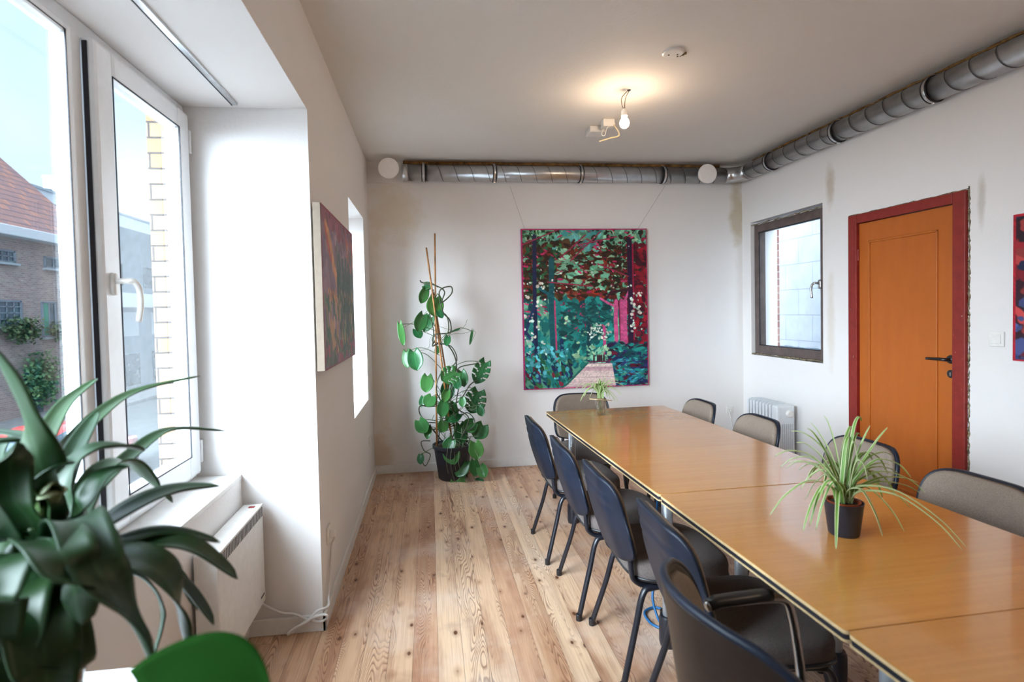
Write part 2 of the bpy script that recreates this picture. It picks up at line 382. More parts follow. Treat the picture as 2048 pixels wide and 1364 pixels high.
M['cane'] = flat('bamboo cane', RGB(168, 116, 66), .5, var=.2, vs=18)
M['soil'] = flat('potting soil', (.035, .022, .014), .95, var=.5, vs=80, bump=.8)
M['pot_black'] = flat('black plant pot', (.018, .02, .03), .42, var=.1)
M['pot_brown'] = flat('glazed dark brown pot', (.028, .016, .014), .15, var=.2)
M['pot_inner'] = flat('terracotta plastic inner pot', RGB(150, 62, 30), .5)

# ------------------------------------------------------------------ room shell
XL, XR, YB, ZC, YF = -.522, 3.05, 5.05, 2.81, -2.6
XO = -1.215                                     # outer face of the street wall
NY0, NY1, NZ = .32, 2.586, 2.375                # window niche
SX, SZ = -.858, .742                            # wall under the window, top of the sill
W3 = (3.81, 4.655, .74, 2.24)
bm = B(); box(bm, XO, XR+.3, YF-.2, YB+.2, -.25, 0); struct('floor', bm, M['floor'])
bm = B(); box(bm, XO, XR+.3, YF-.2, YB+.2, ZC, ZC+.2); struct('ceiling', bm, M['ceiling'])
bm = B(); box(bm, XO, XR+.3, YB, YB+.25, 0, ZC); struct('wall_back', bm, M['wall_back'])
bm = B(); box(bm, XO, XR+.3, YF-.2, YF, 0, ZC); struct('wall_front', bm, M['wall'])
def mat_brick(name, a, b, mortar, scale_y, vec='zy', bw=.22, bh=.068, m=.009):
    t = NT(name); c = t.tc(); x, y, z = t.sep(c)
    U = {'zy': y, 'zx': x}[vec]
    row = t.math('FLOOR', t.math('DIVIDE', z, bh)); fz = t.math('MULTIPLY', t.math('FRACT', t.math('DIVIDE', z, bh)), bh)
    uu = t.math('ADD', U, t.math('MULTIPLY', t.math('MODULO', row, 2), bw/2)); col_ = t.math('FLOOR', t.math('DIVIDE', uu, bw)); fu = t.math('MULTIPLY', t.math('FRACT', t.math('DIVIDE', uu, bw)), bw)
    r = t.white(t.com(row, col_, 1)); cc = t.mix(r, a, b)
    cc = t.mix(t.math('MULTIPLY', t.noise(c, 30, 3), .3), cc, tuple(k*.7 for k in a))
    mm = t.math('MAXIMUM', t.math('LESS_THAN', fz, m), t.math('LESS_THAN', fu, m))
    cc = t.mix(mm, cc, mortar); t.bump(t.math('SUBTRACT', 1, mm), .5, .006)
    return t.fin(cc, .9, spec=.2)
M['brick_pier'] = mat_brick('buff brick', RGB(112,84,62), RGB(136,110,86), RGB(52,48,46), 1, 'zx')
# street wall: inner leaf (painted) with niches, outer leaf (brick)
bm = B()
segs = [(YF-.2, NY0), (NY1, W3[0]), (W3[1], YB)]
for y0, y1 in segs: box(bm, -1.10, XL, y0, y1, 0, ZC)
box(bm, -1.10, XL, NY0, NY1, NZ, ZC); box(bm, -1.10, XL, W3[0], W3[1], W3[3], ZC); box(bm, -1.10, XL, W3[0], W3[1], 0, W3[2])
box(bm, -1.10, SX, NY0, NY1, 0, SZ-.02)
struct('wall_left', bm, M['wall'])
bm = B()
FO = .034                                        # the brick opening is a little larger than the window
for y0, y1 in segs: box(bm, XO, -1.10, y0+(FO if y0 > 0 else 0), y1-(FO if y1 < YB else 0), -2.4, ZC+2)
for y0, y1, z0, z1 in ((NY0, NY1, SZ, NZ), W3):
    y0 -= FO; y1 += FO; z1 += .09; box(bm, XO, -1.10, y0, y1, z1, ZC+2); box(bm, XO, -1.10, y0, y1, -2.4, z0)
struct('wall_facade', bm, M['brick_pier'])
bm = B(); box(bm, -1.10, SX+.002, NY0, NY1, SZ-.02, SZ, .002); struct('trim_1', bm, M['white_paint'])      # window sill
# curtain rails in the niche heads
def rail(name, x, y0, y1, z, label):
    t = thing(name, label, 'curtain rail', (x, (y0+y1)/2, z-.012))
    bm = B(); box(bm, x-.011, x+.011, y0, y1, z-.012, z, .002); obj('rail_profile', bm, M['chrome'], t)
    bm = B(); box(bm, x-.014, x-.0105, y0, y1, z-.0135, z-.010); obj('groove', bm, M['gasket'], t)
rail('curtain_rail', -.81, NY0+.02, NY1-.06, NZ, 'thin steel curtain rail under the ceiling of the large window niche')
rail('curtain_rail', -.66, W3[0]+.02, W3[1]-.04, W3[3], 'thin curtain rail in the narrow niche beyond the purple painting')
# right wall with window and door openings
WR = (3.943, 4.910, .985, 2.238); DR = (2.776, 3.657, 0, 2.080); XRO = 3.32
bm = B()
box(bm, XR, XRO, YF-.2, DR[0]+.03, 0, ZC); box(bm, XR, XRO, DR[1]-.03, WR[0], 0, ZC); box(bm, XR, XRO, WR[1], YB, 0, ZC)
box(bm, XR, XRO, DR[0]+.03, DR[1]-.03, DR[3]-.03, ZC); box(bm, XR, XRO, WR[0], WR[1], WR[3], ZC); box(bm, XR, XRO, WR[0], WR[1], 0, WR[2])
struct('wall_right', bm, M['wall_right'])
# baseboards
bm = B(); box(bm, XL, XR, YB-.016, YB, 0, .075, .003); struct('baseboard_back', bm, M['white_paint'])
bm = B(); box(bm, XL, XL+.016, NY1-.016, YB, 0, .075, .003); box(bm, SX, XL+.016, NY1-.016, NY1, 0, .075, .003); box(bm, SX, SX+.016, NY0, NY1, 0, .075, .003)
box(bm, XL, XL+.016, YF, NY0, 0, .075, .003)
struct('baseboard_left', bm, M['white_paint'])
bm = B(); box(bm, XR-.016, XR, YF, DR[0]-.02, 0, .075, .003); box(bm, XR-.016, XR, DR[1]+.02, YB, 0, .075, .003); struct('baseboard_right', bm, M['white_paint'])
# ------------------------------------------------------------------ street window
def frame_ring(bm, xa, xb, y0, y1, z0, z1, w, bev=.006, wt=None, wbm=None):
    wt = wt or w; wbm = wbm or w
    box(bm, xa, xb, y0, y0+w, z0, z1, bev); box(bm, xa, xb, y1-w, y1, z0, z1, bev)
    box(bm, xa, xb, y0+w-.004, y1-w+.004, z1-wt, z1, bev); box(bm, xa, xb, y0+w-.004, y1-w+.004, z0, z0+wbm, bev)
def gasket_ring(bm, x, y0, y1, z0, z1, t=.004):
    for a in ((y0, y0+t, z0, z1), (y1-t, y1, z0, z1), (y0, y1, z0, z0+t), (y0, y1, z1-t, z1)): box(bm, x-.002, x+.001, *a)
t = thing('window_1', 'large white plastic window with one fixed and one opening pane onto the street', 'window', (-1.07, 1.45, SZ)); t['kind'] = 'structure'
bm = B(); frame_ring(bm, -1.090, -1.045, NY0, NY1, SZ, NZ, .055); box(bm, -1.090, -1.0465, 1.795, 1.868, SZ+.05, NZ-.05, .003); obj('window_frame', bm, M['pvc'], t)
bm = B(); frame_ring(bm, -1.075, -1.03, NY0+.05, 1.803, SZ+.03, NZ-.050, .038, .010)
fx = obj('fixed_sash', bm, M['pvc'], t)
bm = B(); gasket_ring(bm, -1.0305, NY0+.075, 1.772, SZ+.055, NZ-.075); obj('gasket', bm, M['gasket'], fx)
bm = B(); box(bm, -1.058, -1.052, NY0+.085, 1.768, SZ+.06, NZ-.085); obj('glass_pane', bm, M['glass'], t)
bm = B(); frame_ring(bm, -1.075, -1.012, 1.874, NY1-.028, SZ+.025, NZ-.045, .105, .014, .09, .10)
sash = obj('opening_sash', bm, M['pvc'], t)
bm = B(); gasket_ring(bm, -1.0115, 1.971, NY1-.125, SZ+.117, NZ-.127); obj('gasket', bm, M['gasket'], sash)
bm = B(); box(bm, -1.044, -1.030, 1.8688, 1.8730, SZ+.03, NZ-.06); obj('gasket', bm, M['gasket'], sash)
bm = B()
for z in (SZ+.12, NZ-.16): box(bm, -1.05, -1.01, NY1-.03, NY1-.012, z-.05, z+.05, .004)
obj('hinge', bm, M['pvc'], sash)
bm = B(); box(bm, -1.05, -1.043, 1.96, NY1-.11, SZ+.1, NZ-.12); obj('glass_pane', bm, M['glass'], sash)
hp = hit(232, 568, 0, -1.012); hy, hz = hp.y-.02, hp.z
bm = B(); prism(bm, rrect(hy-.015, hy+.015, hz-.038, hz+.034, .0145), -1.013, -1.000, 'x'); h1 = obj('window_handle', bm, M['white_plastic'], sash, auto=30)
bm = B(); tube(bm, spline([(-1.0, hy, hz+.008), (-.965, hy, hz+.008), (-.952, hy+.012, hz+.005), (-.946, hy+.028, hz-.02), (-.946, hy+.034, hz-.07), (-.950, hy+.024, hz-.125)], 8), [.009]*8+[.0095]*8+[.010]*24+[.008], 12, sx=.9)
bm2 = bm; me = obj('window_handle_lever', bm2, M['white_plastic'], sash, smooth=True); me.name = 'handle_lever'
# narrow window in the second niche
t = thing('window_2', 'narrow white plastic window hidden in the niche beyond the purple painting', 'window', (-1.07, 4.2, .75)); t['kind'] = 'structure'
bm = B(); frame_ring(bm, -1.10, -1.03, W3[0], W3[1], W3[2], W3[3], .08, .01); obj('window_frame', bm, M['pvc'], t)
bm = B(); box(bm, -1.07, -1.062, W3[0]+.07, W3[1]-.07, W3[2]+.07, W3[3]-.07); obj('glass_pane', bm, M['glass'], t)
# window in the right wall
t = thing('window_3', 'taupe framed window in the right wall looking at a pale block wall', 'window', (3.1, 4.43, WR[2])); t['kind'] = 'structure'
bm = B(); frame_ring(bm, 3.075, 3.15, WR[0]+.0, WR[1]-.018, WR[2]+.012, WR[3]-.030, .062, .005, .072, .080); fr = obj('window_frame', bm, M['taupe_frame'], t)
bm = B(); gasket_ring(bm, 3.0745+.012, WR[0]+.062, WR[1]-.08, WR[2]+.092, WR[3]-.102, .007); obj('gasket', bm, M['gasket'], fr)
bm = B(); box(bm, 3.115, 3.122, WR[0]+.05, WR[1]-.07, WR[2]+.08, WR[3]-.09); obj('glass_pane', bm, M['glass'], t)
hh = hit(1640, 568, 0, 3.07); hy, hz = hh.y, hh.z
bm = B(); prism(bm, rrect(hy-.014, hy+.014, hz-.038, hz+.034, .0135), 3.062, 3.076, 'x'); obj('handle_rosette', bm, M['chrome'], t, auto=30)
bm = B(); tube(bm, spline([(3.064, hy, hz+.005), (3.03, hy, hz+.008), (3.02, hy+.02, hz), (3.018, hy+.034, hz-.04), (3.022, hy+.030, hz-.11)], 8), .009, 10); obj('handle', bm, M['chrome'], t, smooth=True)
# ragged plaster edge round this opening
bm = B(); random.seed(5)
def rag(bm, pts, r0, r1, mi=0):
    tube(bm, pts, [random.uniform(r0, r1) for _ in pts], 6, mi=mi)
rag(bm, [(3.058, WR[0]+.97*i/26, WR[2]+.012+random.uniform(-.004, .004)) for i in range(27)], .003, .010)
rag(bm, [(3.060, WR[0]+.97*i/26, WR[3]-.028+random.uniform(-.004, .004)) for i in range(27)], .003, .008)
struct('trim_2', bm, M['rough_edge'], smooth=True)
# yard behind the right window
def mat_block():
    t = NT('whitewashed block'); c = t.tc(); x, y, z = t.sep(c); bh, bw = .29, .46
    zz = t.math('ADD', z, .12); row = t.math('FLOOR', t.math('DIVIDE', zz, bh)); fz = t.math('MULTIPLY', t.math('FRACT', t.math('DIVIDE', zz, bh)), bh)
    uu = t.math('ADD', y, t.math('MULTIPLY', t.math('MODULO', row, 2), bw/2)); fu = t.math('MULTIPLY', t.math('FRACT', t.math('DIVIDE', uu, bw)), bw)
    m = t.math('MAXIMUM', t.math('LESS_THAN', fz, .008), t.math('LESS_THAN', fu, .007))
    n = t.noise(c, 5, 5, .65); cc = t.ramp(n, [(.3, (.26, .28, .32)), (.7, (.34, .36, .40))])
    low = t.math('LESS_THAN', t.math('ADD', z, t.math('MULTIPLY', n, .06)), 1.00); cc = t.mix(low, cc, (.09, .115, .14))
    cc = t.mix(m, cc, (.17, .19, .23)); return t.fin(cc, .85)
M['block'] = mat_block()
bm = B(); box(bm, 4.15, 4.35, 2.8, 8.0, -.5, 4.6); struct('wall_yard', bm, M['block'])
M['brick_red'] = mat_brick('red brick', RGB(150,104,96), RGB(186,142,130), RGB(190,184,180), 1, 'zx')
bm = B(); box(bm, XRO, 3.37, 4.95, 5.3, -.5, 4.6); struct('wall_yard_pier', bm, M['brick_red'])
bm = B(); box(bm, XRO, 4.15, 2.8, 8.0, -.6, -.5); struct('floor_yard', bm, M['rough_edge'])
bm = B(); box(bm, 3.36, 4.15, 3.6, 4.5, .88, .93, .01); o = obj('yard_ledge', bm, M['rough_edge'])
tag(o, 'pale ledge outside the taupe framed window', 'ledge')
# ------------------------------------------------------------------ door
t = thing('door_1', 'orange panelled door in a dark red frame', 'door', (XR, 3.2, 0)); t['kind'] = 'structure'
bm = B(); fwid = .078
prof = [(DR[0], DR[0]+fwid), (DR[1]-fwid, DR[1])]
for a, b in prof: box(bm, XR-.022, XRO, a, b, 0, DR[3], .004)
box(bm, XR-.022, XRO, DR[0]+fwid, DR[1]-fwid, DR[3]-.062, DR[3], .004)
box(bm, XR+.03, XR+.05, DR[0]+fwid, DR[0]+fwid+.006, 0, DR[3]-.06); obj('door_frame', bm, M['doorframe'], t)
DY0, DY1, DZ1 = DR[0]+fwid+.003, DR[1]-fwid-.003, DR[3]-.066
bm = B(); box(bm, XR+.0, XR+.038, DY0, DY1, .008, DZ1, .002); leaf = obj('door_leaf', bm, M['door'], t)
bm = B()
my0, my1, mz0, mz1 = DY0+.105, DY1-.085, .22, DZ1-.13
for a in ((my0, my0+.014, mz0, mz1), (my1-.014, my1, mz0, mz1), (my0, my1, mz0, mz0+.014), (my0, my1, mz1-.014, mz1)):
    box(bm, XR-.008, XR+.002, *a, .004)
box(bm, XR-.008, XR+.002, DY0+.01, DY1-.01, .165, .178, .003)
obj('moulding', bm, M['door'], leaf)
hp = hit(1903, 719, 0, XR); bm = B()
MX = Matrix.Rotation(-PI/2, 3, 'Y')
lathe(bm, [(0, 0), (.025, 0), (.026, .004), (.024, .010), (.012, .012), (.0095, .014), (.0095, .045), (0, .047)], (XR, hp.y, hp.z), 24, mat3=MX)
tube(bm, [(XR-.045, hp.y-.008, hp.z), (XR-.045, hp.y+.03, hp.z+.001), (XR-.045, hp.y+.10, hp.z-.001), (XR-.044, hp.y+.122, hp.z-.002)], [.010, .0095, .008, .0085], 12)
obj('door_handle', bm, M['black_plastic'], leaf, auto=35)
kp = hit(1903, 748, 0, XR); bm = B(); lathe(bm, [(0, 0), (.024, 0), (.024, .006), (.019, .008), (0, .008)], (XR, kp.y, kp.z), 24, mat3=MX); kh = obj('keyhole_rosette', bm, M['black_plastic'], leaf, auto=35)
bm = B(); box(bm, XR-.0095, XR-.0075, kp.y-.003, kp.y+.003, kp.z-.012, kp.z+.010); obj('keyhole', bm, M['chrome'], kh)
bm = B()
for z in (.25, DZ1-.22): tube(bm, [(XR-.006, DY1+.002, z-.04), (XR-.006, DY1+.002, z+.04)], .008, 10)
obj('hinge', bm, M['doorframe'], leaf)
bm = B(); random.seed(11)
rag(bm, [(XR, DR[0]-.006+random.uniform(-.004, .003), 2.10*i/170) for i in range(171)], .002, .008)
rag(bm, [(XR, DR[0]+.9*i/30, DR[3]+.004+random.uniform(-.002, .003)) for i in range(31)], .002, .005)
struct('trim_3', bm, M['rough_edge'], smooth=True)
# ------------------------------------------------------------------ duct
t = thing('spiral_duct', 'round galvanised spiral duct running under the ceiling along two walls', 'duct', (1.2, YB-.1, 2.62))
R = .0715; DYc, DXc, DZc = YB-R-.010, XR-R-.010, 2.694
bm = B(); seam = B()
def duct_run(p0, p1, name):
    bm = B(); p0, p1 = Vector(p0), Vector(p1); tube(bm, [p0, p1], R, 40); o = obj('duct_pipe', bm, M['zinc'], t, auto=40)
    bm = B(); L = (p1-p0).length; d = (p1-p0)/L; u = Vector((0,0,1)); w = d.cross(u); pitch = .142; n = int(L/pitch*24)
    tube(bm, [p0+d*(L*i/n)+(u*math.cos(2*PI*L*i/n/pitch)+w*math.sin(2*PI*L*i/n/pitch))*(R+.0002) for i in range(n+1)], .0024, 5)
    obj('spiral_seam', bm, M['seam'], o, smooth=True); return o
duct_run((-.20, DYc, DZc), (2.83, DYc, DZc), 'a'); duct_run((DXc, 4.80, DZc), (DXc, YF+.01, DZc), 'b')
bm = B(); cxx, cyy = 2.83, 4.80
ctr = Vector((2.83, 4.80, DZc)); ra, rb = DXc-2.83, DYc-4.80
tube(bm, [(2.83+ra*math.sin(PI/2*i/5), 4.80+rb*math.cos(PI/2*i/5), DZc) for i in range(6)], R*1.03, 40); el = obj('elbow', bm, M['zinc'], t, auto=12)
bm = B(); lathe(bm, [(.0, 0), (.013, 0), (.013, .004), (.006, .010), (0, .011)], (2.86, DYc-R-.001, DZc-.01), 16, mat3=Matrix.Rotation(PI/2, 3, 'X')); obj('rivet', bm, M['chrome'], el, smooth=True)
bm = B(); lathe(bm, [(R*.98, -.205), (R*1.02, -.20), (R*1.02, -.16), (R*.98, -.155)], (0, 0, 0), 32, mat3=Matrix.Rotation(PI/2, 3, 'Y')); bmesh.ops.translate(bm, verts=bm.verts, vec=(0, DYc, DZc)); obj('end_cap', bm, M['zinc'], t, auto=40)
def clamp(c, d):
    c, d = Vector(c), Vector(d); u = Vector((0,0,1)); w = d.cross(u)
    bm = B()
    tube(bm, [c+(u*math.cos(2*PI*k/40)+w*math.sin(2*PI*k/40))*(R+.004) for k in range(40)], .0035, 6, closed=True, sx=3.4, mi=0)
    for s in (-1, 1):
        tube(bm, [c+d*.014*s+(u*math.cos(2*PI*k/40)+w*math.sin(2*PI*k/40))*(R+.004) for k in range(40)], .005, 6, closed=True, mi=1)
        box(bm, c.x-.010, c.x+.010, c.y-.010, c.y+.010, c.z+s*(R+.004)-.010, c.z+s*(R+.004)+.010, .002, mi=0)
    obj('clamp', bm, [M['chrome'], M['gasket']], t, auto=40)
for px in (847, 990, 1165, 1332): p = hit(px, 350, 1, DYc-R); clamp((p.x, DYc, DZc), (1, 0, 0))
for px, py in ((1528, 340), (1659, 285), (1846, 205)):
    p = hit(px, py, 0, DXc-R); clamp((DXc, p.y, DZc), (0, 1, 0))
bm = B(); random.seed(3)
rag(bm, [(-.2+3.0*i/60, YB-.022+random.uniform(-.004, .004), ZC-.014+random.uniform(-.003, .003)) for i in range(61)], .014, .022)
rag(bm, [(XR-.04+random.uniform(-.004, .004), 4.8-3.2*i/60, ZC-.010+random.uniform(-.002, .002)) for i in range(61)], .005, .011)
struct('trim_4', bm, M['foam'], smooth=True)
bm = B(); box(bm, XL, -.17, YB-.02, YB, DZc-R-.005, DZc+.045); struct('trim_5', bm, M['wall'])
# round air valves
for q, lab in (((777, 336), 'round white air valve at the left end of the duct'), ((1416, 347), 'round white air valve near the corner bend of the duct')):
    p = hit(*q, 1, DYc-R-.10)
    v = thing('air_valve', lab, 'air valve', (p.x, DYc-R-.06, p.z), 0, 'round air valves on the duct')
    RX = Matrix.Rotation(PI/2, 3, 'X')
    bm = B(); lathe(bm, [(.0, 0), (.086, 0), (.088, .003), (.088, .010), (.084, .014), (.04, .0155), (0, .016)], (p.x, p.y+.012, p.z), 48, mat3=RX); obj('disc', bm, M['valve'], v, auto=30)
    bm = B(); lathe(bm, [(.082, -.03), (.082, -.012), (.070, -.008), (.070, -.03)], (p.x, p.y, p.z), 48, mat3=RX); lathe(bm, [(.058, -.075), (.058, .0)], (p.x, p.y+.004, p.z), 32, mat3=RX); obj('valve_ring', bm, M['white_plastic'], v, auto=30)
# ------------------------------------------------------------------ ceiling fittings
bc = hit(1249, 247, 1, 3.335)
t = thing('bare_bulb', 'lit bare light bulb hanging from two wires in the ceiling', 'light bulb', (bc.x, bc.y, bc.z))
bm = B(); lathe(bm, [(0, -.030), (.012, -.028), (.024, -.018), (.030, 0), (.028, .014), (.018, .030), (.014, .042), (0, .043)], bc, 24); obj('glass_bulb', bm, M['bulb'], t, smooth=True)
bm = B(); lathe(bm, [(0, .040), (.016, .040), (.020, .046), (.019, .078), (.010, .090), (0, .090)], bc, 20); obj('socket', bm, M['white_plastic'], t, auto=30)
tp = hit(1258, 180, 2, ZC)
for k, s in enumerate((-1, 1)):
    bm = B(); tube(bm, spline([(bc.x+s*.003, bc.y, bc.z+.085), (bc.x-.006+s*.010, bc.y, bc.z+.12), (bc.x-.002+s*.012, bc.y, bc.z+.16), (tp.x+s*.004, bc.y, ZC)], 6), .0022, 6); obj('wire', bm, M['copper'], t, smooth=True)
bm = B(); lathe(bm, [(0, -.004), (.010, -.004), (.012, 0)], (tp.x, bc.y, ZC), 12); obj('ceiling_hole', bm, M['gasket'], t)
t = thing('bare_bulb', 'added unseen bare bulb right of the camera, warm fill for the left wall', 'light bulb', (2.2, .15, 2.58))  # unseen bulb, added as warm fill light for the left wall
q = Vector((2.2, .15, 2.58))
bm = B(); lathe(bm, [(0, -.030), (.012, -.028), (.024, -.018), (.030, 0), (.028, .014), (.018, .030), (.014, .042), (0, .043)], q, 24); obj('glass_bulb', bm, emis('added fill bulb', (1.0, .74, .50), BULB*2.6), t, smooth=True)
bm = B(); lathe(bm, [(0, .040), (.016, .040), (.020, .046), (.019, .078), (.010, .090), (0, .090)], q, 20); obj('socket', bm, M['white_plastic'], t, auto=30)
bm = B(); tube(bm, [q+Vector((0, 0, .085)), Vector((2.2, .15, ZC))], .003, 6); obj('wire', bm, M['copper'], t, smooth=True)
t = thing('junction_boxes', 'white electrical boxes with loose cream cable on the ceiling beside the bulb', 'junction box', (1.29, 4.0, 2.75))
a = hit(1190, 262, 2, ZC-.02)
bm = B(); box(bm, a.x-.055, a.x+.06, a.y-.06, a.y+.07, ZC-.045, ZC, .006); obj('flat_box', bm, M['white_plastic'], t)
b_ = hit(1216, 246, 1, 3.85)
bm = B(); box(bm, b_.x-.04, b_.x+.045, 3.83, 3.90, b_.z-.028, ZC-.001, .006); hb = obj('hanging_box', bm, M['white_plastic'], t)
def cab(pts, y, r, mat, name='cable', par=None):
    bm = B(); tube(bm, spline([hit(px, py, 1, y+dy) for px, py, dy in pts], 8), r, 8); return obj(name, bm, mat, par, smooth=True)
cab([(1228, 250, 0), (1236, 262, -.02), (1237, 272, -.05), (1222, 276, -.03), (1198, 283, 0)], 3.82, .005, M['cable_cream'], 'cable', t)
cab([(1205, 258, 0), (1204, 270, -.02), (1210, 270, -.02), (1214, 256, 0), (1225, 252, .01)], 3.84, .003, M['cable_white'], 'cable', t)
cab([(1221, 232, 0), (1226, 238, 0), (1230, 250, 0)], 3.84, .004, M['cable_cream'], 'cable', t)
t = thing('ceiling_plate', 'round white ceiling plate with crumbled edge near the top of the room', 'ceiling plate', (1.33, 2.826, ZC-.012))
bm = B(); p = hit(1346, 104, 2, ZC)
lathe(bm, [(0, -.012), (.05, -.012), (.056, -.008), (.057, 0)], (p.x, p.y, ZC), 32); obj('plate', bm, M['white_plastic'], t, auto=30)
for dx, dy in ((-.02, .01), (.025, .0), (.035, .02)): bm = B(); lathe(bm, [(0, -.014), (.005, -.014), (.005, -.011)], (p.x+dx, p.y+dy, ZC), 10); obj('screw', bm, M['copper'], t)
bm = B(); random.seed(9); rag(bm, [(p.x+.035+.005*i, p.y+.03-.004*i+random.uniform(-.003, .003), ZC-.004) for i in range(9)], .006, .013); obj('plaster_patch', bm, M['rough_edge'], t, smooth=True)
# ------------------------------------------------------------------ paintings (stroke painter on a fine grid of vertices)
class Canvas:
    fine = 1.0
    def __init__(s, w, h, col): s.w, s.h = w, h; s.a = np.zeros((h, w, 3)); s.a[:] = col; s.Y, s.X = np.mgrid[0:h, 0:w]
    def blob(s, u, v, ru, rv, ang, col, jag=0.0, op=1.0):
        cx, cy = u*s.w, v*s.h; rx, ry = ru*s.w, rv*s.w; R_ = max(rx, ry)+2
        x0, x1, y0, y1 = max(0, int(cx-R_)), min(s.w, int(cx+R_)+1), max(0, int(cy-R_)), min(s.h, int(cy+R_)+1)
        if x1 <= x0 or y1 <= y0: return
        X = s.X[y0:y1, x0:x1]-cx; Y = s.Y[y0:y1, x0:x1]-cy; c, n = math.cos(ang), math.sin(ang)
        a = (X*c+Y*n)/rx; b = (-X*n+Y*c)/ry
        d = a*a+b*b+jag*np.sin(a*5+cx)*np.cos(b*4+cy)
        m = np.clip((1.15-d)*3, 0, 1)[..., None]*op
        s.a[y0:y1, x0:x1] = s.a[y0:y1, x0:x1]*(1-m)+np.array(col)*m
    def line(s, pts, r, col, op=1.0, jit=.0):
        for (u0, v0), (u1, v1) in zip(pts, pts[1:]):
            n = max(2, int(math.hypot((u1-u0)*s.w, (v1-v0)*s.h)/max(1, r*s.w*.8)))
            an = math.atan2((v1-v0)*s.h, (u1-u0)*s.w)
            for i in range(n+1):
                t_ = i/n; k = random.uniform(.85, 1.1)
                s.blob(u0+(u1-u0)*t_+random.uniform(-jit, jit), v0+(v1-v0)*t_, r*1.5, r, an, tuple(min(1, max(0, q*k)) for q in col), .1, op)
    def scatter(s, n, u0, u1, v0, v1, cols, r0, r1, ang=(0, PI), asp=(.35, .8), op=1.0):
        for _ in range(int(n/s.fine**1.8)):
            c = random.choice(cols); k = random.uniform(.8, 1.2); r = random.uniform(r0, r1)*s.fine
            s.blob(random.uniform(u0, u1), random.uniform(v0, v1), r, r*random.uniform(*asp), random.uniform(*ang), tuple(min(1, q*k) for q in c), .25, op)
def C3(r, g, b): return (r/255, g/255, b/255)
def painting_mesh(name, cv, org, du, dv, nrm, mat, parent):
    # front face at org + u*du + v*dv, with relief of the paint along nrm
    h, w = cv.a.shape[:2]; org, du, dv, nrm = map(Vector, (org, du, dv, nrm))
    U, V = np.meshgrid(np.linspace(0, 1, w), np.linspace(0, 1, h)); lum = cv.a.mean(axis=2)
    co = (np.array(org)[None, None]+U[..., None]*np.array(du)+V[..., None]*np.array(dv)+(lum[..., None]*.0012)*np.array(nrm)-np.array(ORG[parent.name])).reshape(-1, 3)
    idx = np.arange(w*h).reshape(h, w); q = np.stack([idx[:-1, :-1], idx[1:, :-1], idx[1:, 1:], idx[:-1, 1:]], -1).reshape(-1, 4)
    me = D.meshes.new(name); me.vertices.add(w*h); me.vertices.foreach_set('co', co.astype(np.float32).ravel())
    me.loops.add(q.size); me.loops.foreach_set('vertex_index', q.astype(np.int32).ravel()); me.polygons.add(len(q))
    me.polygons.foreach_set('loop_start', np.arange(0, q.size, 4, dtype=np.int32)); me.polygons.foreach_set('loop_total', np.full(len(q), 4, dtype=np.int32))
    me.update(calc_edges=True); me.validate()
    at = me.color_attributes.new('paint', 'FLOAT_COLOR', 'POINT'); a = np.clip(cv.a, 0, 1); lin = np.where(a <= .04045, a/12.92, ((a+.055)/1.055)**2.4)
    at.data.foreach_set('color', np.concatenate([lin, np.ones((h, w, 1))], -1).astype(np.float32).ravel())
    me.materials.append(mat); o = D.objects.new(name, me); COL.objects.link(o); o.parent = parent; return o
def mat_paint(name):
    t = NT(name); a = t.n.new('ShaderNodeVertexColor'); a.layer_name = 'paint'; t.bump(t.noise(t.tc(), 160, 3), .25, .002)
    return t.fin(t.mix(.0, a.outputs['Color'], (0, 0, 0)), .5, spec=.35)
M['paint'] = mat_paint('oil paint')
# --- large forest painting
random.seed(21)
cv = Canvas(340, 435, C3(84, 148, 122)); cv.fine = .78
mint = [C3(110,178,146), C3(134,196,164), C3(86,152,120), C3(150,190,150)]; maroon = [C3(92,30,22), C3(70,24,20), C3(120,40,26), C3(60,40,22), C3(84,56,30)]
dk = [C3(26,30,20), C3(40,26,20), C3(22,44,30)]; mag = [C3(178,36,92), C3(150,28,74), C3(200,60,110)]; teal = [C3(16,98,96), C3(22,120,116), C3(10,78,84), C3(30,140,130)]
navy = [C3(24,34,70), C3(34,44,88), C3(44,22,62)]; white = [C3(214,226,208), C3(196,222,208), C3(228,214,200)]; green = [C3(28,84,54), C3(20,62,40), C3(50,110,62)]
cv.scatter(500, 0, 1, 0, .6, mint, .015, .05); cv.scatter(60, .25, .62, 0, .22, [C3(96,170,166), C3(60,140,140)], .02, .05)
cv.scatter(260, 0, 1, .42, .9, teal+mint[:1], .02, .06); cv.scatter(60, .3, .7, .55, .85, mint, .015, .04)
cv.scatter(160, 0, .42, .08, .42, maroon, .02, .055); cv.scatter(120, 0, .3, 0, .4, dk+green, .012, .035)
cv.scatter(200, .42, 1, .12, .48, maroon, .018, .05); cv.scatter(120, .55, 1, .0, .45, dk+[C3(120,24,40)], .012, .035)
cv.scatter(46, .28, .66, .12, .38, mint, .02, .05, (-.5, .6), (.3, .6)); cv.scatter(60, .35, .62, .38, .50, [C3(150,44,28), C3(120,50,30)], .02, .045, (-.2, .5), (.3, .5))
cv.scatter(110, 0, 1, 0, .55, mag, .01, .03, (-.6, .9), (.2, .4)); cv.scatter(45, .05, .95, .0, .5, mint, .008, .022, (0, PI), (.3, .5)); cv.scatter(60, .05, .95, .08, .45, [C3(30,34,22), C3(50,26,20)], .02, .045, (-.5, .5), (.25, .5))
cv.scatter(130, .84, 1, .1, .8, [C3(150,20,40), C3(96,16,34), C3(60,14,30)], .02, .05)
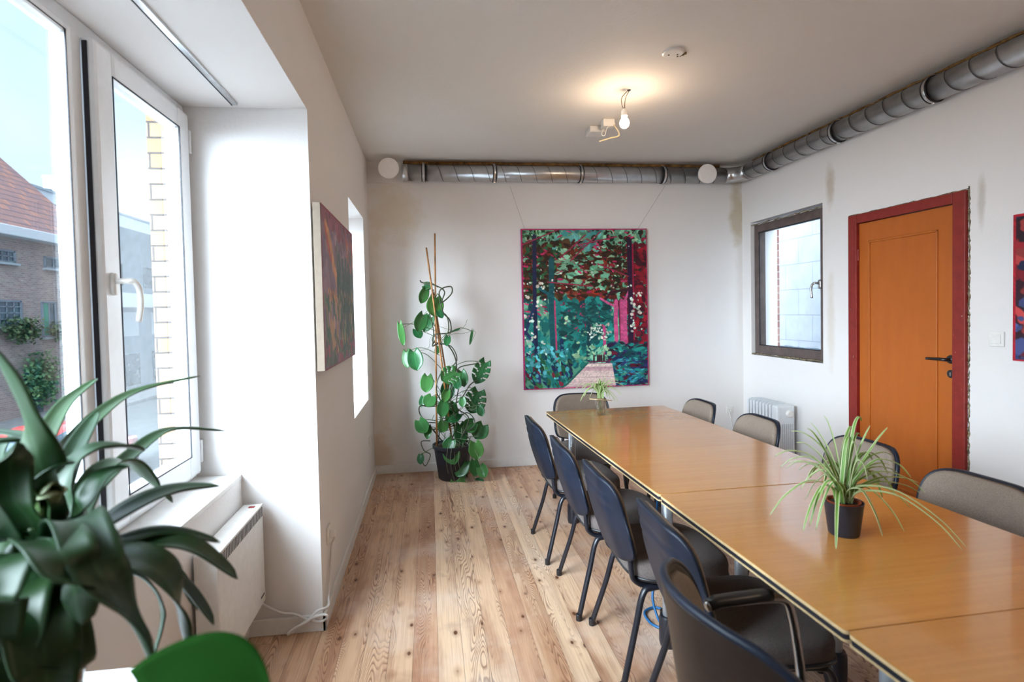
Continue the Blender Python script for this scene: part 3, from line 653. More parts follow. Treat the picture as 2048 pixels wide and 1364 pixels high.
cv.scatter(190, .22, .70, .44, .78, teal, .02, .055, (0, PI), (.4, .8)); cv.scatter(70, .3, .7, .46, .7, [C3(60,60,80), C3(150,40,80)], .006, .02, (0, PI), (.3, .6)); cv.scatter(14, .28, .66, .52, .72, mint, .01, .03); cv.scatter(60, .3, .68, .45, .7, [C3(12,70,72), C3(14,88,84)], .02, .05, (-.6, .6), (.3, .5))
for u in (.74, .785, .815): cv.line([(u, .46), (u-.005, .58), (u, .72)], .016, C3(206,84,136))
cv.line([(.76, .5), (.68, .47), (.62, .44)], .009, C3(206,90,140)); cv.line([(.80, .48), (.84, .40)], .008, C3(200,90,140)); cv.line([(.765, .46), (.768, .7)], .005, C3(110,24,60)); cv.line([(.64, .62), (.645, .80)], .011, C3(200,70,130))
cv.line([(.10, .05), (.095, .45), (.10, .9)], .016, navy[0]); cv.line([(.095, .47), (.02, .64), (.08, .70)], .012, C3(28,50,90)); cv.line([(.23, .2), (.225, .6), (.25, .96)], .022, C3(16,84,92)); cv.line([(.25, .45), (.265, .95)], .006, C3(190,60,110))
cv.line([(.23, .42), (.12, .36)], .012, C3(16,92,104)); cv.line([(.30, .7), (.31, .92)], .016, C3(20,50,90)); cv.line([(.52, .6), (.51, .82)], .014, C3(14,60,70))
cv.line([(.855, .08), (.86, .5), (.855, .88)], .020, C3(44,20,52)); cv.line([(.88, .1), (.885, .7)], .006, C3(150,24,60)); cv.line([(.86, .38), (.7, .40), (.66, .44)], .010, C3(60,24,40))
for a, b in (((.38, .2), (.62, .02)), ((.30, .18), (.5, .04)), ((.45, .1), (.75, .05)), ((.2, .33), (.55, .36)), ((.6, .22), (.84, .30)), ((.0, .1), (.3, .0))): cv.line([a, b], .005, C3(150,44,74), jit=.003)
cv.scatter(34, .0, .18, .33, .8, white, .008, .020, (0, PI), (.5, 1)); cv.scatter(20, .86, .95, .40, .66, white, .008, .020, (0, PI), (.6, 1)); cv.scatter(22, .05, .9, .03, .4, white, .005, .012, (0, PI), (.6, 1)); cv.scatter(25, .5, .7, .6, .7, white, .008, .02)
cv.scatter(160, .68, 1, .72, 1, navy+teal+[C3(96,18,40), C3(30,20,30)], .02, .06, (-.6, .5), (.25, .5)); cv.scatter(40, .7, .95, .8, 1, [C3(30,110,140), C3(60,150,160)], .012, .03, (-.8, .4), (.25, .4))
cv.scatter(120, 0, .38, .78, 1, green+teal+navy[:2]+[C3(110,30,50)], .02, .055, (.6, 1.6), (.25, .5)); cv.scatter(50, .02, .35, .72, .95, [C3(90,180,190), C3(60,150,150)], .01, .03)
for k in range(26):
    v = .85+.15*k/25; l, r = .50-.20*(k/25), .69+.03*(k/25)
    cv.line([(l, v), (r, v+.004)], .008, random.choice([C3(222,196,190), C3(206,168,170), C3(232,214,204), C3(190,150,160)]))
cv.line([(.5, .845), (.34, .97), (.28, 1)], .008, C3(30,100,90)); cv.line([(.52, .835), (.68, .835)], .006, C3(110,40,80)); cv.scatter(30, .5, .68, .74, .82, mint, .012, .03)
for u in (.555, .585, .60, .615, .635): cv.line([(u, .800), (u, .828)], .0065, C3(50,18,34)); cv.blob(u, .796, .006, .006, 0, C3(90,40,40))
for sd in (((0, 0), (0, 1)), ((1, 0), (1, 1)), ((0, 0), (1, 0)), ((0, 1), (1, 1))): cv.line(list(sd), .009, C3(176,30,96))
p0, p1, p2 = hit(1042, 458, 1, YB-.035), hit(1293, 459, 1, YB-.035), hit(1046.5, 780, 1, YB-.035)
t = thing('forest_painting', 'large green and magenta painting of a forest path on the back wall', 'painting', (1.45, YB-.02, .7))
w_ = p1.x-p0.x; h_ = p0.z-p2.z; px0 = p0.x; pz0 = p0.z
painting_mesh('painted_canvas', cv, (px0, YB-.0365, pz0), (w_, 0, 0), (0, 0, -h_), (0, -1, 0), M['paint'], t)
M['magenta_edge'] = flat('magenta painted canvas edge', RGB(150, 34, 92), .6, var=.3, vs=20)
bm = B(); box(bm, px0-.001, px0+w_+.001, YB-.0362, YB-.008, pz0-h_-.001, pz0+.001, .001); obj('canvas_edge', bm, M['magenta_edge'], t)
for q, e in (((1020, 372), .04), ((1330, 372), w_-.08)):
    a = hit(*q, 1, YB-.01); bm = B(); tube(bm, [(a.x, YB-.006, a.z), (px0+e, YB-.012, pz0-.002)], .0009, 5); obj('hanging_wire', bm, M['seam'], t)
# --- purple landscape on the left wall
random.seed(4)
cv = Canvas(210, 150, C3(132, 96, 120))
cv.scatter(300, 0, 1, 0, 1, [C3(130,92,116), C3(112,80,108), C3(146,104,124), C3(120,84,100)], .03, .08)
cv.scatter(60, 0, 1, 0, .12, [C3(120,50,70), C3(140,60,80)], .02, .06, (-.2, .2))
cv.line([(.12, .12), (.2, .18), (.30, .34), (.42, .50)], .03, C3(214,134,84), jit=.01); cv.line([(.1, .14), (.22, .30)], .018, C3(186,70,60), jit=.01)
cv.scatter(30, .1, .5, .5, .62, [C3(214,134,84), C3(190,100,70)], .02, .05); cv.scatter(30, .72, 1, .12, .35, [C3(190,64,64), C3(200,96,70)], .02, .05, (1, 2), (.3, .5))
for k in range(60):
    u = random.uniform(.38, 1); v0 = random.uniform(.18, .5); cv.line([(u, v0), (u+random.uniform(-.02, .02), random.uniform(.7, .95))], random.uniform(.008, .02), random.choice([C3(56,72,76), C3(44,60,60), C3(70,88,84), C3(60,80,70)]), jit=.006)
for k in range(16):
    u = random.uniform(.02, .4); cv.line([(u, random.uniform(.55, .65)), (u, random.uniform(.75, .9))], .014, C3(62,88,80), jit=.006)
cv.scatter(160, .0, 1, .5, .95, [C3(150,112,70), C3(170,130,110), C3(96,112,80), C3(70,96,90), C3(186,120,96), C3(140,92,110)], .012, .035, (1.1, 1.9), (.25, .5))
cv.scatter(50, .1, .5, .62, .9, [C3(186,130,100), C3(150,112,140)], .02, .05, (1, 2), (.3, .6)); cv.scatter(60, 0, 1, .85, 1, [C3(150,56,78), C3(96,80,90), C3(80,90,70)], .02, .05)
for sd in (((0, 0), (1, 0)), ((1, 0), (1, 1)), ((0, 1), (1, 1)), ((0, .2), (0, 1))): cv.line(list(sd), .012, C3(136,40,64))
t = thing('landscape_painting', 'purple and orange painting of trees hanging on the left wall between the niches', 'painting', (XL, 3.3, 1.17))
xf = XL+.048; a0, a1 = hit(632+8, 404, 0, xf), hit(703.5, 472, 0, xf); b0 = hit(648, 744, 0, xf)
cv.a = np.clip(cv.a*.8+np.array([.17, .21, .22]), 0, 1)
painting_mesh('painted_canvas', cv, (xf+.0005, a0.y, a0.z), (0, a1.y-a0.y, 0), (0, 0, b0.z-a0.z), (1, 0, 0), M['paint'], t)
M['canvas_raw'] = flat('unpainted canvas edge', RGB(116, 102, 88), .8, var=.04)
bm = B(); box(bm, XL+.014, xf, a0.y, a1.y, b0.z, a0.z, .002); obj('canvas_edge', bm, M['canvas_raw'], t)
# --- red and blue painting at the right border
random.seed(8)
cv = Canvas(200, 150, C3(50, 20, 34))
cv.scatter(400, 0, 1, 0, 1, [C3(40,22,34), C3(110,22,34), C3(30,40,76), C3(20,18,28), C3(150,30,44), C3(60,56,90), C3(170,60,60)], .015, .06)
cv.scatter(60, 0, 1, .5, 1, [C3(40,60,110), C3(70,80,130)], .015, .05)
for sd in (((0, 0), (0, 1)), ((0, 0), (1, 0)), ((0, 1), (1, 1)), ((1, 0), (1, 1))): cv.line(list(sd), .012, C3(176,26,44))
t = thing('red_painting', 'dark red and navy painting on the right wall beside the light switch', 'painting', (XR, 2.0, 1.13))
xf = XR-.036; a0 = hit(2027, 430, 0, xf); b0 = hit(2027, 721, 0, xf); yw = 1.05
painting_mesh('painted_canvas', cv, (xf-.0005, a0.y, a0.z), (0, -yw, 0), (0, 0, b0.z-a0.z), (-1, 0, 0), M['paint'], t)
M['red_edge'] = flat('red painted canvas edge', RGB(150, 22, 40), .6, var=.2)
bm = B(); box(bm, xf, XR-.006, a0.y-yw, a0.y, b0.z, a0.z, .002); obj('canvas_edge', bm, M['red_edge'], t)
# ------------------------------------------------------------------ sockets and switch
def wallplate(name, label, cat, p, axis, s=.04, kind='socket', group=None):
    # axis: outward normal of the wall the plate sits on
    n = Vector(axis); side = Vector((0,0,1)).cross(n)
    t = thing(name, label, cat, p, 0, group)
    def bx(d0, d1, a0, a1, z0, z1, bev, nm, mat):
        bm = B(); c = [Vector(p)+n*d+side*a+Vector((0,0,z)) for d in (d0, d1) for a in (a0, a1) for z in (z0, z1)]
        box(bm, min(q.x for q in c), max(q.x for q in c), min(q.y for q in c), max(q.y for q in c), min(q.z for q in c), max(q.z for q in c), bev); return obj(nm, bm, mat, t)
    bx(0, .010, -s, s, -s, s, .003, 'cover_plate', M['white_plastic'])
    if kind == 'switch': bx(.010, .0145, -s*.62, s*.62, -s*.62, s*.62, .002, 'rocker', M['white_plastic'])
    else:
        rot = n.to_track_quat('Z', 'Y').to_matrix(); bm = B()
        lathe(bm, [(.021, .0101), (.020, .0125), (.0185, .0125), (.018, .0102), (0, .0102)], p, 24, mat3=rot); obj('socket_ring', bm, M['white_plastic'], t, auto=30)
        bm = B()
        for a in (-.0095, .0095): lathe(bm, [(0, .0106), (.003, .0106), (.003, .0103)], Vector(p)+side*a, 10, mat3=rot)
        obj('pin_hole', bm, M['gasket'], t)
    return t
p = hit(1995, 678, 0, XR); wallplate('light_switch', 'square white light switch on the right wall beyond the door', 'light switch', (XR, p.y, p.z), (-1, 0, 0), .041, 'switch')
p = hit(1459, 819, 1, YB); wallplate('wall_socket', 'white socket low on the back wall next to the corner', 'socket', (p.x, YB, p.z), (0, -1, 0), .036)
p = hit(738.5, 882, 0, XL); wallplate('wall_socket', 'white socket low on the left wall near the far corner', 'socket', (XL, p.y, p.z), (1, 0, 0), .036)
sp = hit(656, 1068, 0, XL); wallplate('wall_socket', 'white socket with a plug on the left wall past the large niche', 'socket', (XL, sp.y, sp.z), (1, 0, 0), .04)
# convector heater
HX = hit(525, 1005, 1, 2.56).x; HZ0, HZ1 = .175, .612; HY0, HY1 = 2.03, 2.56
t = thing('convector_heater', 'flat white electric convector heater on the wall under the large window', 'heater', (SX+.04, 2.3, HZ0))
bm = B(); box(bm, SX+.012, HX, HY0, HY1, HZ0, HZ1, .006); obj('heater_body', bm, M['white_paint'], t)
bm = B()
ns = 32
for i in range(ns): y = HY0+.02+(HY1-HY0-.035)*i/(ns-1); box(bm, HX-.002, HX+.0012, y-.0036, y+.0036, HZ1-.052, HZ1-.010)
obj('grille', bm, M['black_plastic'], t)
bm = B(); box(bm, HX-.004, HX+.003, HY0+.004, HY1-.004, HZ1-.008, HZ1+.002, .002); obj('top_rail', bm, M['white_paint'], t)
bm = B(); box(bm, HX-.045, HX-.02, HY1-.055, HY1-.035, HZ1+.0005, HZ1+.002); obj('warning_label', bm, flat('red print', RGB(150,40,34), .6), t)
bm = B()
for i in range(6): box(bm, HX, HX+.0012, HY1-.065+i*.008, HY1-.060+i*.008, HZ0+.035, HZ0+.043)
obj('badge', bm, M['seam'], t)
for y in (HY0+.08, HY1-.08): bm = B(); box(bm, SX, SX+.014, y-.02, y+.02, HZ0+.1, HZ1-.1); obj('wall_bracket', bm, M['grey_steel'], t)
# its cable, tied in a bow at the corner
NC = NY1-.022
pts = [Vector((HX-.02, HY1-.03, HZ0+.004)), hit(540, 1216, 1, NC), hit(565, 1226, 1, NC), hit(590, 1228, 1, NC), hit(612, 1238, 1, NC-.004)]
k = hit(616, 1240, 1, NC-.012)
pts += [k, hit(640, 1243, 1, NC-.014), hit(655, 1236, 1, NC-.03), hit(650, 1229, 1, NC-.04), hit(632, 1233, 1, NC-.03), k+Vector((0, -.008, .004)),
        hit(598, 1252, 1, NC-.016), hit(580, 1266, 1, NC-.03), hit(576, 1268, 1, NC-.034), hit(590, 1256, 1, NC-.026), k+Vector((0, -.012, 0)), hit(634, 1222, 1, NC-.012)]
pts += [Vector((XL+.022, NY1+.01, .10)), Vector((XL+.018, NY1+.05, .13)), Vector((XL+.012, sp.y-.03, .22)), Vector((XL+.016, sp.y, sp.z-.06)), Vector((XL+.03, sp.y, sp.z-.025)), Vector((XL+.03, sp.y, sp.z))]
t = thing('power_cord', 'white power cord tied in a loose bow at the corner of the large niche', 'cord', (XL-.03, NC, .02))
bm = B(); tube(bm, spline(pts, 6), .0056, 8); obj('cord', bm, M['cable_white'], t, smooth=True)
bm = B(); lathe(bm, [(0, .036), (.014, .036), (.018, .028), (.019, .0135), (0, .0135)], (XL, sp.y, sp.z), 16, mat3=Matrix.Rotation(PI/2, 3, 'Y')); obj('plug', bm, M['white_plastic'], t, auto=30)
# oil radiator
RX0, RX1, RY0, RY1 = 2.845, 2.995, 4.24, 4.66
t = thing('oil_radiator', 'white oil-filled radiator with fins and a round knob in the far right corner', 'radiator', ((RX0+RX1)/2, (RY0+RY1)/2, 0))
M['rad'] = flat('white radiator enamel', (.72, .75, .78), .3, var=.02)
for i in range(8):
    y = RY1-.02-i*.046; bm = B()
    prism(bm, rrect(RX0, RX1, .075, .62, .03), y-.004, y+.004, 'y')
    prism(bm, rrect(RX0+.018, RX0+.06, .12, .585, .02), y-.012, y+.012, 'y'); prism(bm, rrect(RX1-.06, RX1-.018, .12, .585, .02), y-.012, y+.012, 'y')
    prism(bm, rrect(RX0-.002, RX0+.012, .09, .605, .006), y-.014, y+.014, 'y')
    obj('fin', bm, M['rad'], t)
for z in (.13, .56): bm = B(); tube(bm, [((RX0+RX1)/2, RY0+.05, z), ((RX0+RX1)/2, RY1, z)], .02, 14); obj('connecting_tube', bm, M['rad'], t, smooth=True)
bm = B(); box(bm, RX0-.004, RX1+.004, RY0-.03, RY0+.055, .07, .612, .014); cp = obj('control_housing', bm, M['rad'], t)
bm = B(); kx, kz = RX0+.10, .545
lathe(bm, [(0, .024), (.022, .024), (.029, .018), (.031, 0), (0, 0)], (kx, RY0-.03, kz), 28, mat3=Matrix.Rotation(PI/2, 3, 'X')); obj('thermostat_knob', bm, M['white_plastic'], cp, auto=30)
bm = B()
for i in range(7): box(bm, RX0+.02+i*.018, RX0+.026+i*.018, RY0-.032, RY0-.029, .15, .46)
obj('vent_slots', bm, M['grey_steel'], cp)
for y in (RY0+.06, RY1-.07):
    bm = B(); box(bm, RX0-.03, RX1+.03, y-.012, y+.012, .055, .075, .003)
    for x in (RX0-.02, RX1+.02): tube(bm, [(x, y-.01, .027), (x, y+.01, .027)], .027, 16)
    obj('castor_bar', bm, M['black_plastic'], t, auto=30)
p = hit(1459, 822, 1, YB-.03); pts = [(p.x, YB-.012, p.z), (p.x, YB-.035, p.z-.01), (p.x+.01, YB-.03, p.z-.06), (p.x+.05, YB-.03, p.z-.22), (2.99, 4.93, .03), (2.95, 4.75, .02), (2.93, RY1+.0, .10)]
bm = B(); tube(bm, spline(pts, 8), .0035, 6); tag(obj('radiator_cord', bm, M['cable_white'], smooth=True), 'thin white cord from the back wall socket down to the radiator', 'cord')
# ------------------------------------------------------------------ tables
TA = -math.atan2(-.0327, .9995)                 # the row of tables runs a little askew to the room
TD = Vector((-.0327, .9995, 0)).normalized(); TN = Vector((TD.y, -TD.x, 0)); T0 = Vector((.803, 3.821, 0)); TW = .888; TZ = .73
def tpt(u, v, z): return T0+TN*u-TD*v+Vector((0, 0, z))
def table(v0, v1, label, legs=True):
    c = tpt(TW/2, (v0+v1)/2, 0); L = v1-v0
    t = thing('conference_table', label, 'table', c, math.atan2(-TD.x, TD.y), 'beech conference tables in a row', local=True)
    x0, x1, y0, y1 = -TW/2, TW/2, -L/2+.0008, L/2-.0008
    def slab(a, z0, z1, nm, mat, par, bev=0):
        bm = B(); prism(bm, rrect(x0+a, x1-a, y0+a, y1-a, .012, 4), z0, z1); return obj(nm, bm, mat, par)
    top = slab(0, TZ-.0025, TZ, 'tabletop', M['veneer'], t)
    slab(.0003, TZ-.0115, TZ-.0025, 'ply_layer', M['ply'], top)
    slab(.0025, TZ-.025, TZ-.0115, 'edge_band', M['gasket'], top)
    slab(.0005, TZ-.030, TZ-.025, 'bottom_ply', M['ply'], top)
    ins = .13 if v0 < .1 else .25; yi = y1-.20 if L > 1.2 else y1-.14
    for sx in (-1, 1):
        for sy in (-1, 1):
            X, Y = sx*(TW/2-ins), sy*yi
            bm = B(); tube(bm, [(X, Y, .10), (X, Y, TZ-.031)], .024, 20); lg = obj('leg', bm, M['grey_steel'], t, auto=40)
            bm = B(); lathe(bm, [(0, 0), (.036, 0), (.040, .02), (.040, .115), (.034, .13), (.024, .132)], (X, Y, 0), 20); obj('foot', bm, M['dark_steel'], lg, auto=40)
    for sy in (-1, 1):
        bm = B(); box(bm, -TW/2+ins, TW/2-ins, sy*yi-.015, sy*yi+.015, TZ-.075, TZ-.031, .003); obj('crossbar', bm, M['dark_steel'], t)
    for sx in (-1, 1): bm = B(); box(bm, sx*(TW/2-ins)-.012, sx*(TW/2-ins)+.012, -yi, yi, TZ-.065, TZ-.031, .003); obj('side_rail', bm, M['dark_steel'], t)
    return t
table(0, 1.808, 'long beech table farthest from the camera, holding the glass vase')
table(1.815, 2.735, 'short beech table in the middle of the row, holding the black plant pot')
table(2.737, 4.55, 'beech table nearest the camera, cut off by the bottom right of the picture')
# ------------------------------------------------------------------ stacking chairs
def backfn(off, shrink=0.0, puff=0, W=.217, ZM=.625, ZT=.172, ZB=.172):
    # outline: wide centre, rounded shoulders and lower corners, the wings bent forward
    def f(u, v):
        th = (u-.5)*PI; uu = math.sin(th); y = uu*(W-shrink)
        a = abs(uu)
        zt = ZM+(ZT-shrink)*max(0, 1-a**5)**(1/3.2); zb = ZM-(ZB-shrink)*max(0, 1-a**14)**(1/6.0)+.032*a*a
        z = zb+(zt-zb)*v; h = (z-ZM+ZB)/(ZT+ZB)
        k = max(0, abs(y)-.085)
        x = -.222-.085*h-.012*math.sin(PI*min(1, max(0, h)))+.10*y*y+2.3*k*k
        t_ = off+puff*max(0, (1-a**6))*max(0, 1-abs(2*v-1)**6)
        if off <= 0:
            t_ += .004*math.exp(-((h-.80)/.02)**2)*(a < .75)+.004*math.exp(-((h-.66)/.018)**2)*(.30 < a < .75)
            t_ -= .005/(1+math.exp((abs(y)-.150)*200))
        d = (.2*y+4.6*k*(1 if y > 0 else -1)); l = math.hypot(1, d)
        return Vector((x+t_/l, y-t_*d/l, z))
    return f
def squircle(bm, rx0, rx1, ry, zlist, n=48, p=3.6, mi=0):
    rings = []
    for z, s, dome in zlist:
        ring = []
        for k in range(n):
            a = 2*PI*k/n; c, d = math.cos(a), math.sin(a)
            X = math.copysign(abs(c)**(2/p), c); Y = math.copysign(abs(d)**(2/p), d)
            cx, hx = (rx0+rx1)/2, (rx1-rx0)/2; x = cx+hx*s*X; y = ry*s*Y*(1-.06*(1-X)/2)
            zz = z-dome*(.25*max(0, X)**3)          # waterfall front
            ring.append(bm.verts.new((x, y, zz)))
        rings.append(ring)
    for i in range(len(rings)-1):
        for k in range(n): bm.faces.new((rings[i][k], rings[i][(k+1) % n], rings[i+1][(k+1) % n], rings[i+1][k])).material_index = mi
    bm.faces.new(rings[0][::-1]).material_index = mi; bm.faces.new(rings[-1]).material_index = mi
def make_chair(label, loc, rotz, group):
    t = thing('stacking_chair', label, 'chair', loc, rotz, group, local=True)
    bm = B(); plate(bm, backfn(-.013), backfn(.002), 36, 30); obj('back_shell', bm, M['shell'], t, smooth=True)
    bm = B(); plate(bm, backfn(.003, .005), backfn(.022, .009, puff=.012), 30, 24); obj('back_cushion', bm, M['fabric'], t, smooth=True)
    bm = B(); squircle(bm, -.205, .215, .222, [(.402, .93, .1), (.400, .985, .1), (.408, 1.0, .1), (.446, 1.0, .08), (.462, .975, .08), (.470, .90, .08), (.473, .6, .02), (.468, .25, 0)]); obj('seat_cushion', bm, M['seat'], t, smooth=True)
    bm = B(); squircle(bm, -.208, .218, .225, [(.380, .80, .1), (.388, .97, .1), (.397, 1.004, .1), (.404, 1.004, .1), (.404, .9, .1)]); obj('seat_shell', bm, M['black_plastic'], t, auto=40)
    for s in (-1, 1):
        bm = B(); tube(bm, spline([(.02, s*.175, .372), (-.12, s*.178, .366), (-.165, s*.182, .345), (-.20, s*.192, .22), (-.262, s*.222, .012)], 6), [.0115]*25, 12, sx=1.25); lg = obj('leg', bm, M['dark_steel'], t, smooth=True)
        bm = B(); lathe(bm, [(0, 0), (.0145, 0), (.0155, .006), (.0150, .028), (.013, .03)], (-.262, s*.222, 0), 14); obj('foot_cap', bm, M['black_plastic'], lg, auto=40)
        bm = B(); tube(bm, spline([(.0, s*.175, .372), (.12, s*.178, .368), (.165, s*.182, .345), (.185, s*.19, .22), (.215, s*.208, .012)], 6), [.0115]*25, 12, sx=1.25); lg = obj('leg', bm, M['dark_steel'], t, smooth=True)
        bm = B(); lathe(bm, [(0, 0), (.0145, 0), (.0155, .006), (.0150, .028), (.013, .03)], (.215, s*.208, 0), 14); obj('foot_cap', bm, M['black_plastic'], lg, auto=40)
        bm = B(); tube(bm, spline([(.02, s*.155, .366), (-.10, s*.158, .364), (-.16, s*.160, .370), (-.195, s*.162, .395), (-.204, s*.163, .43), (-.207, s*.162, .475)], 6), [.0105]*31, 12, sx=1.2); obj('back_support', bm, M['dark_steel'], t, smooth=True)
    for x in (-.08, .11):
        bm = B(); tube(bm, [(x, -.175, .372), (x, .175, .372)], .010, 10); obj('crossbar', bm, M['dark_steel'], t, smooth=True)
    return t
G = 'chairs around the conference tables'
ch = make_chair('brown chair with navy back shell on the left side, farthest from the camera', (.895, 3.265, 0), 0, G)
dup(ch, (.925, 2.68, 0), math.radians(-1.5), 'brown chair with navy back shell on the left side, second from the back wall')
dup(ch, (.962, 2.19, 0), math.radians(-1.5), 'brown chair with navy back shell on the left side, third from the back wall')
dup(ch, (1.005, 1.665, 0), math.radians(-2), 'scuffed navy-backed chair on the left side next to the black armchair')
dup(ch, (1.145, 3.86, 0), math.radians(-90), 'brown chair at the far head of the table below the forest painting')
dup(ch, (1.575, 3.60, 0), math.radians(180), 'brown chair on the right side, farthest back beside the wall socket')
dup(ch, (1.625, 3.0, 0), math.radians(180), 'brown chair on the right side in front of the oil radiator')
dup(ch, (1.755, 2.36, 0), math.radians(181), 'brown chair on the right side in front of the orange door')
dup(ch, (1.720, 1.76, 0), math.radians(183), 'brown chair on the right side nearest the camera, by the light switch')
# ------------------------------------------------------------------ black armchair in the foreground
t = thing('armchair', 'black rimmed brown armchair with steel arms at the bottom of the picture', 'armchair', (.845, 1.085, 0), 0, local=True)
def armback(off, shrink=0, puff=0):
    def f(u, v):
        uu = 2*u-1; vv = v; W = .262; H = .40
        top = .17; z = vv*H; w = W
        if z > H-top: w = W-.13+.13*math.sqrt(max(0, 1-((z-(H-top))/top)**2))
        if z < .06: w = W-.03+.03*math.sqrt(max(0, 1-((.06-z)/.06)**2))
        w -= shrink; y = uu*w
        x = -.285-.06*vv+2.5*y*y*(1-.1*vv)
        l = math.hypot(1, 5*y); d = off+puff*(1-abs(uu)**5)*(1-abs(2*vv-1)**5)
        return Vector((x+d/l, y-d*5*y/l, .44+shrink+vv*(H-2*shrink)+.012*(1-uu*uu)*vv))
    return f
bm = B(); plate(bm, armback(-.014), armback(.004), 30, 26); obj('back_shell', bm, M['leather'], t, smooth=True)
bm = B(); plate(bm, armback(.005, .012), armback(.020, .014, .016), 26, 22); obj('back_cushion', bm, M['fabric'], t, smooth=True)
bm = B(); f = armback(-.005); n = 40
path = [f(0, i/n) for i in range(n)]+[f(i/n, 1) for i in range(n)]+[f(1, 1-i/n) for i in range(n)]+[f(1-i/n, 0) for i in range(n)]
pp = [path[0]]
for q in path[1:]:
    if (q-pp[-1]).length > .008: pp.append(q)
tube(bm, pp, .010, 10, closed=True, sx=1.0); obj('rim', bm, M['shell'], t, smooth=True)
bm = B(); squircle(bm, -.22, .24, .245, [(.385, .9, .1), (.392, .99, .1), (.440, 1.0, .08), (.458, .95, .08), (.464, .6, .02), (.460, .25, 0)]); obj('seat_cushion', bm, M['fabric_tan'], t, smooth=True)
bm = B(); squircle(bm, -.225, .245, .25, [(.365, .85, .1), (.378, 1.0, .1), (.392, 1.004, .1), (.392, .9, .1)]); obj('seat_shell', bm, M['black_plastic'], t, auto=40)
for s in (-1, 1):
    bm = B(); tube(bm, spline([(-.14, s*.262, .660), (-.10, s*.268, .664), (.03, s*.270, .664), (.085, s*.270, .655), (.105, s*.270, .615), (.125, s*.270, .50), (.155, s*.270, .25), (.18, s*.270, .012)], 6), .0125, 12); lg = obj('leg', bm, M['chrome'], t, smooth=True)
    bm = B(); tube(bm, [(-.135, s*.262, .664), (-.11, s*.266, .670), (.03, s*.270, .674), (.045, s*.270, .672)], [.014, .016, .016, .014], 14, sx=1.3, up=(0,0,1)); obj('arm_pad', bm, M['black_plastic'], t, smooth=True)
    bm = B(); tube(bm, spline([(.12, s*.262, .40), (-.1, s*.262, .38), (-.2, s*.262, .30), (-.27, s*.262, .012)], 6), .0125, 12); obj('leg', bm, M['chrome'], t, smooth=True)
    bm = B(); tube(bm, spline([(-.1, s*.14, .37), (-.22, s*.14, .375), (-.285, s*.14, .42), (-.30, s*.14, .52)], 6), .012, 10); obj('back_support', bm, M['dark_steel'], t, smooth=True)
for x in (-.09, .12):
    bm = B(); tube(bm, [(x, -.262, .385 if x < 0 else .39), (x, .262, .385 if x < 0 else .39)], .011, 10); obj('crossbar', bm, M['dark_steel'], t, smooth=True)
# power strip and cable lying under the table by the fourth chair
M['blue_cable'] = flat('blue cable', RGB(30, 92, 140), .45)
p = hit(1345, 1248, 2, .02)
t = thing('extension_block', 'black extension block with a blue cable on the floor under the table', 'power strip', (p.x, p.y, 0))
bm = B(); box(bm, p.x-.02, p.x+.06, p.y-.10, p.y+.10, .0, .045, .01); obj('housing', bm, M['black_plastic'], t)
bm = B(); tube(bm, spline([(p.x+.02, p.y+.10, .025), (p.x-.02, p.y+.16, .012), (p.x-.08, p.y+.13, .008), (p.x-.085, p.y+.04, .008), (p.x-.05, p.y-.01, .012), (p.x-.05, p.y+.05, .03), (p.x-.055, p.y+.09, .10), (p.x-.03, p.y+.12, .2), (p.x+.0, p.y+.14, .60)], 8), .006, 8); obj('cable', bm, M['blue_cable'], t, smooth=True)
# ------------------------------------------------------------------ leaves
def leaf_attr(me_bm):
    return me_bm.verts.layers.float.get('leafu') or me_bm.verts.layers.float.new('leafu'), me_bm.verts.layers.float.get('leafr') or me_bm.verts.layers.float.new('leafr')
def strap(bm, pts, w, up=(0,0,1), n=8, cup=.18, taper=2.2, th=.0008, base=.55, rnd=None, nseg=7):
    lu, lr = leaf_attr(bm); P = spline(pts, nseg); m = len(P); prev = None; rows = []; r = random.random() if rnd is None else rnd
    for i, p in enumerate(P):
        t_ = i/(m-1); tg = (P[min(m-1, i+1)]-P[max(0, i-1)]).normalized()
        s = tg.cross(Vector(up))
        if s.length < .05: s = prev or Vector((1, 0, 0))
        s.normalize()
        if prev is not None and s.dot(prev) < 0: s = -s
        if prev is not None: s = (s*.5+prev*.5).normalized()
        prev = s; nn = s.cross(tg).normalized()
        ww = w/2*(base+(1-base)*min(1, t_*3))*max(0.0, (1-t_**taper))**.5+.0006
        rows.append([(p+s*ww*a+nn*(ww*cup*2*(a*a)), a) for a in [-1+2*k/n for k in range(n+1)]])
    for side in (0,):
        V = []
        for row in rows:
            vr = []
            for q, a in row:
                v = bm.verts.new(q); v[lu] = (a+1)/2; v[lr] = r; vr.append(v)
            V.append(vr)
        for i in range(len(V)-1):
            for k in range(n): bm.faces.new((V[i][k], V[i][k+1], V[i+1][k+1], V[i+1][k]))
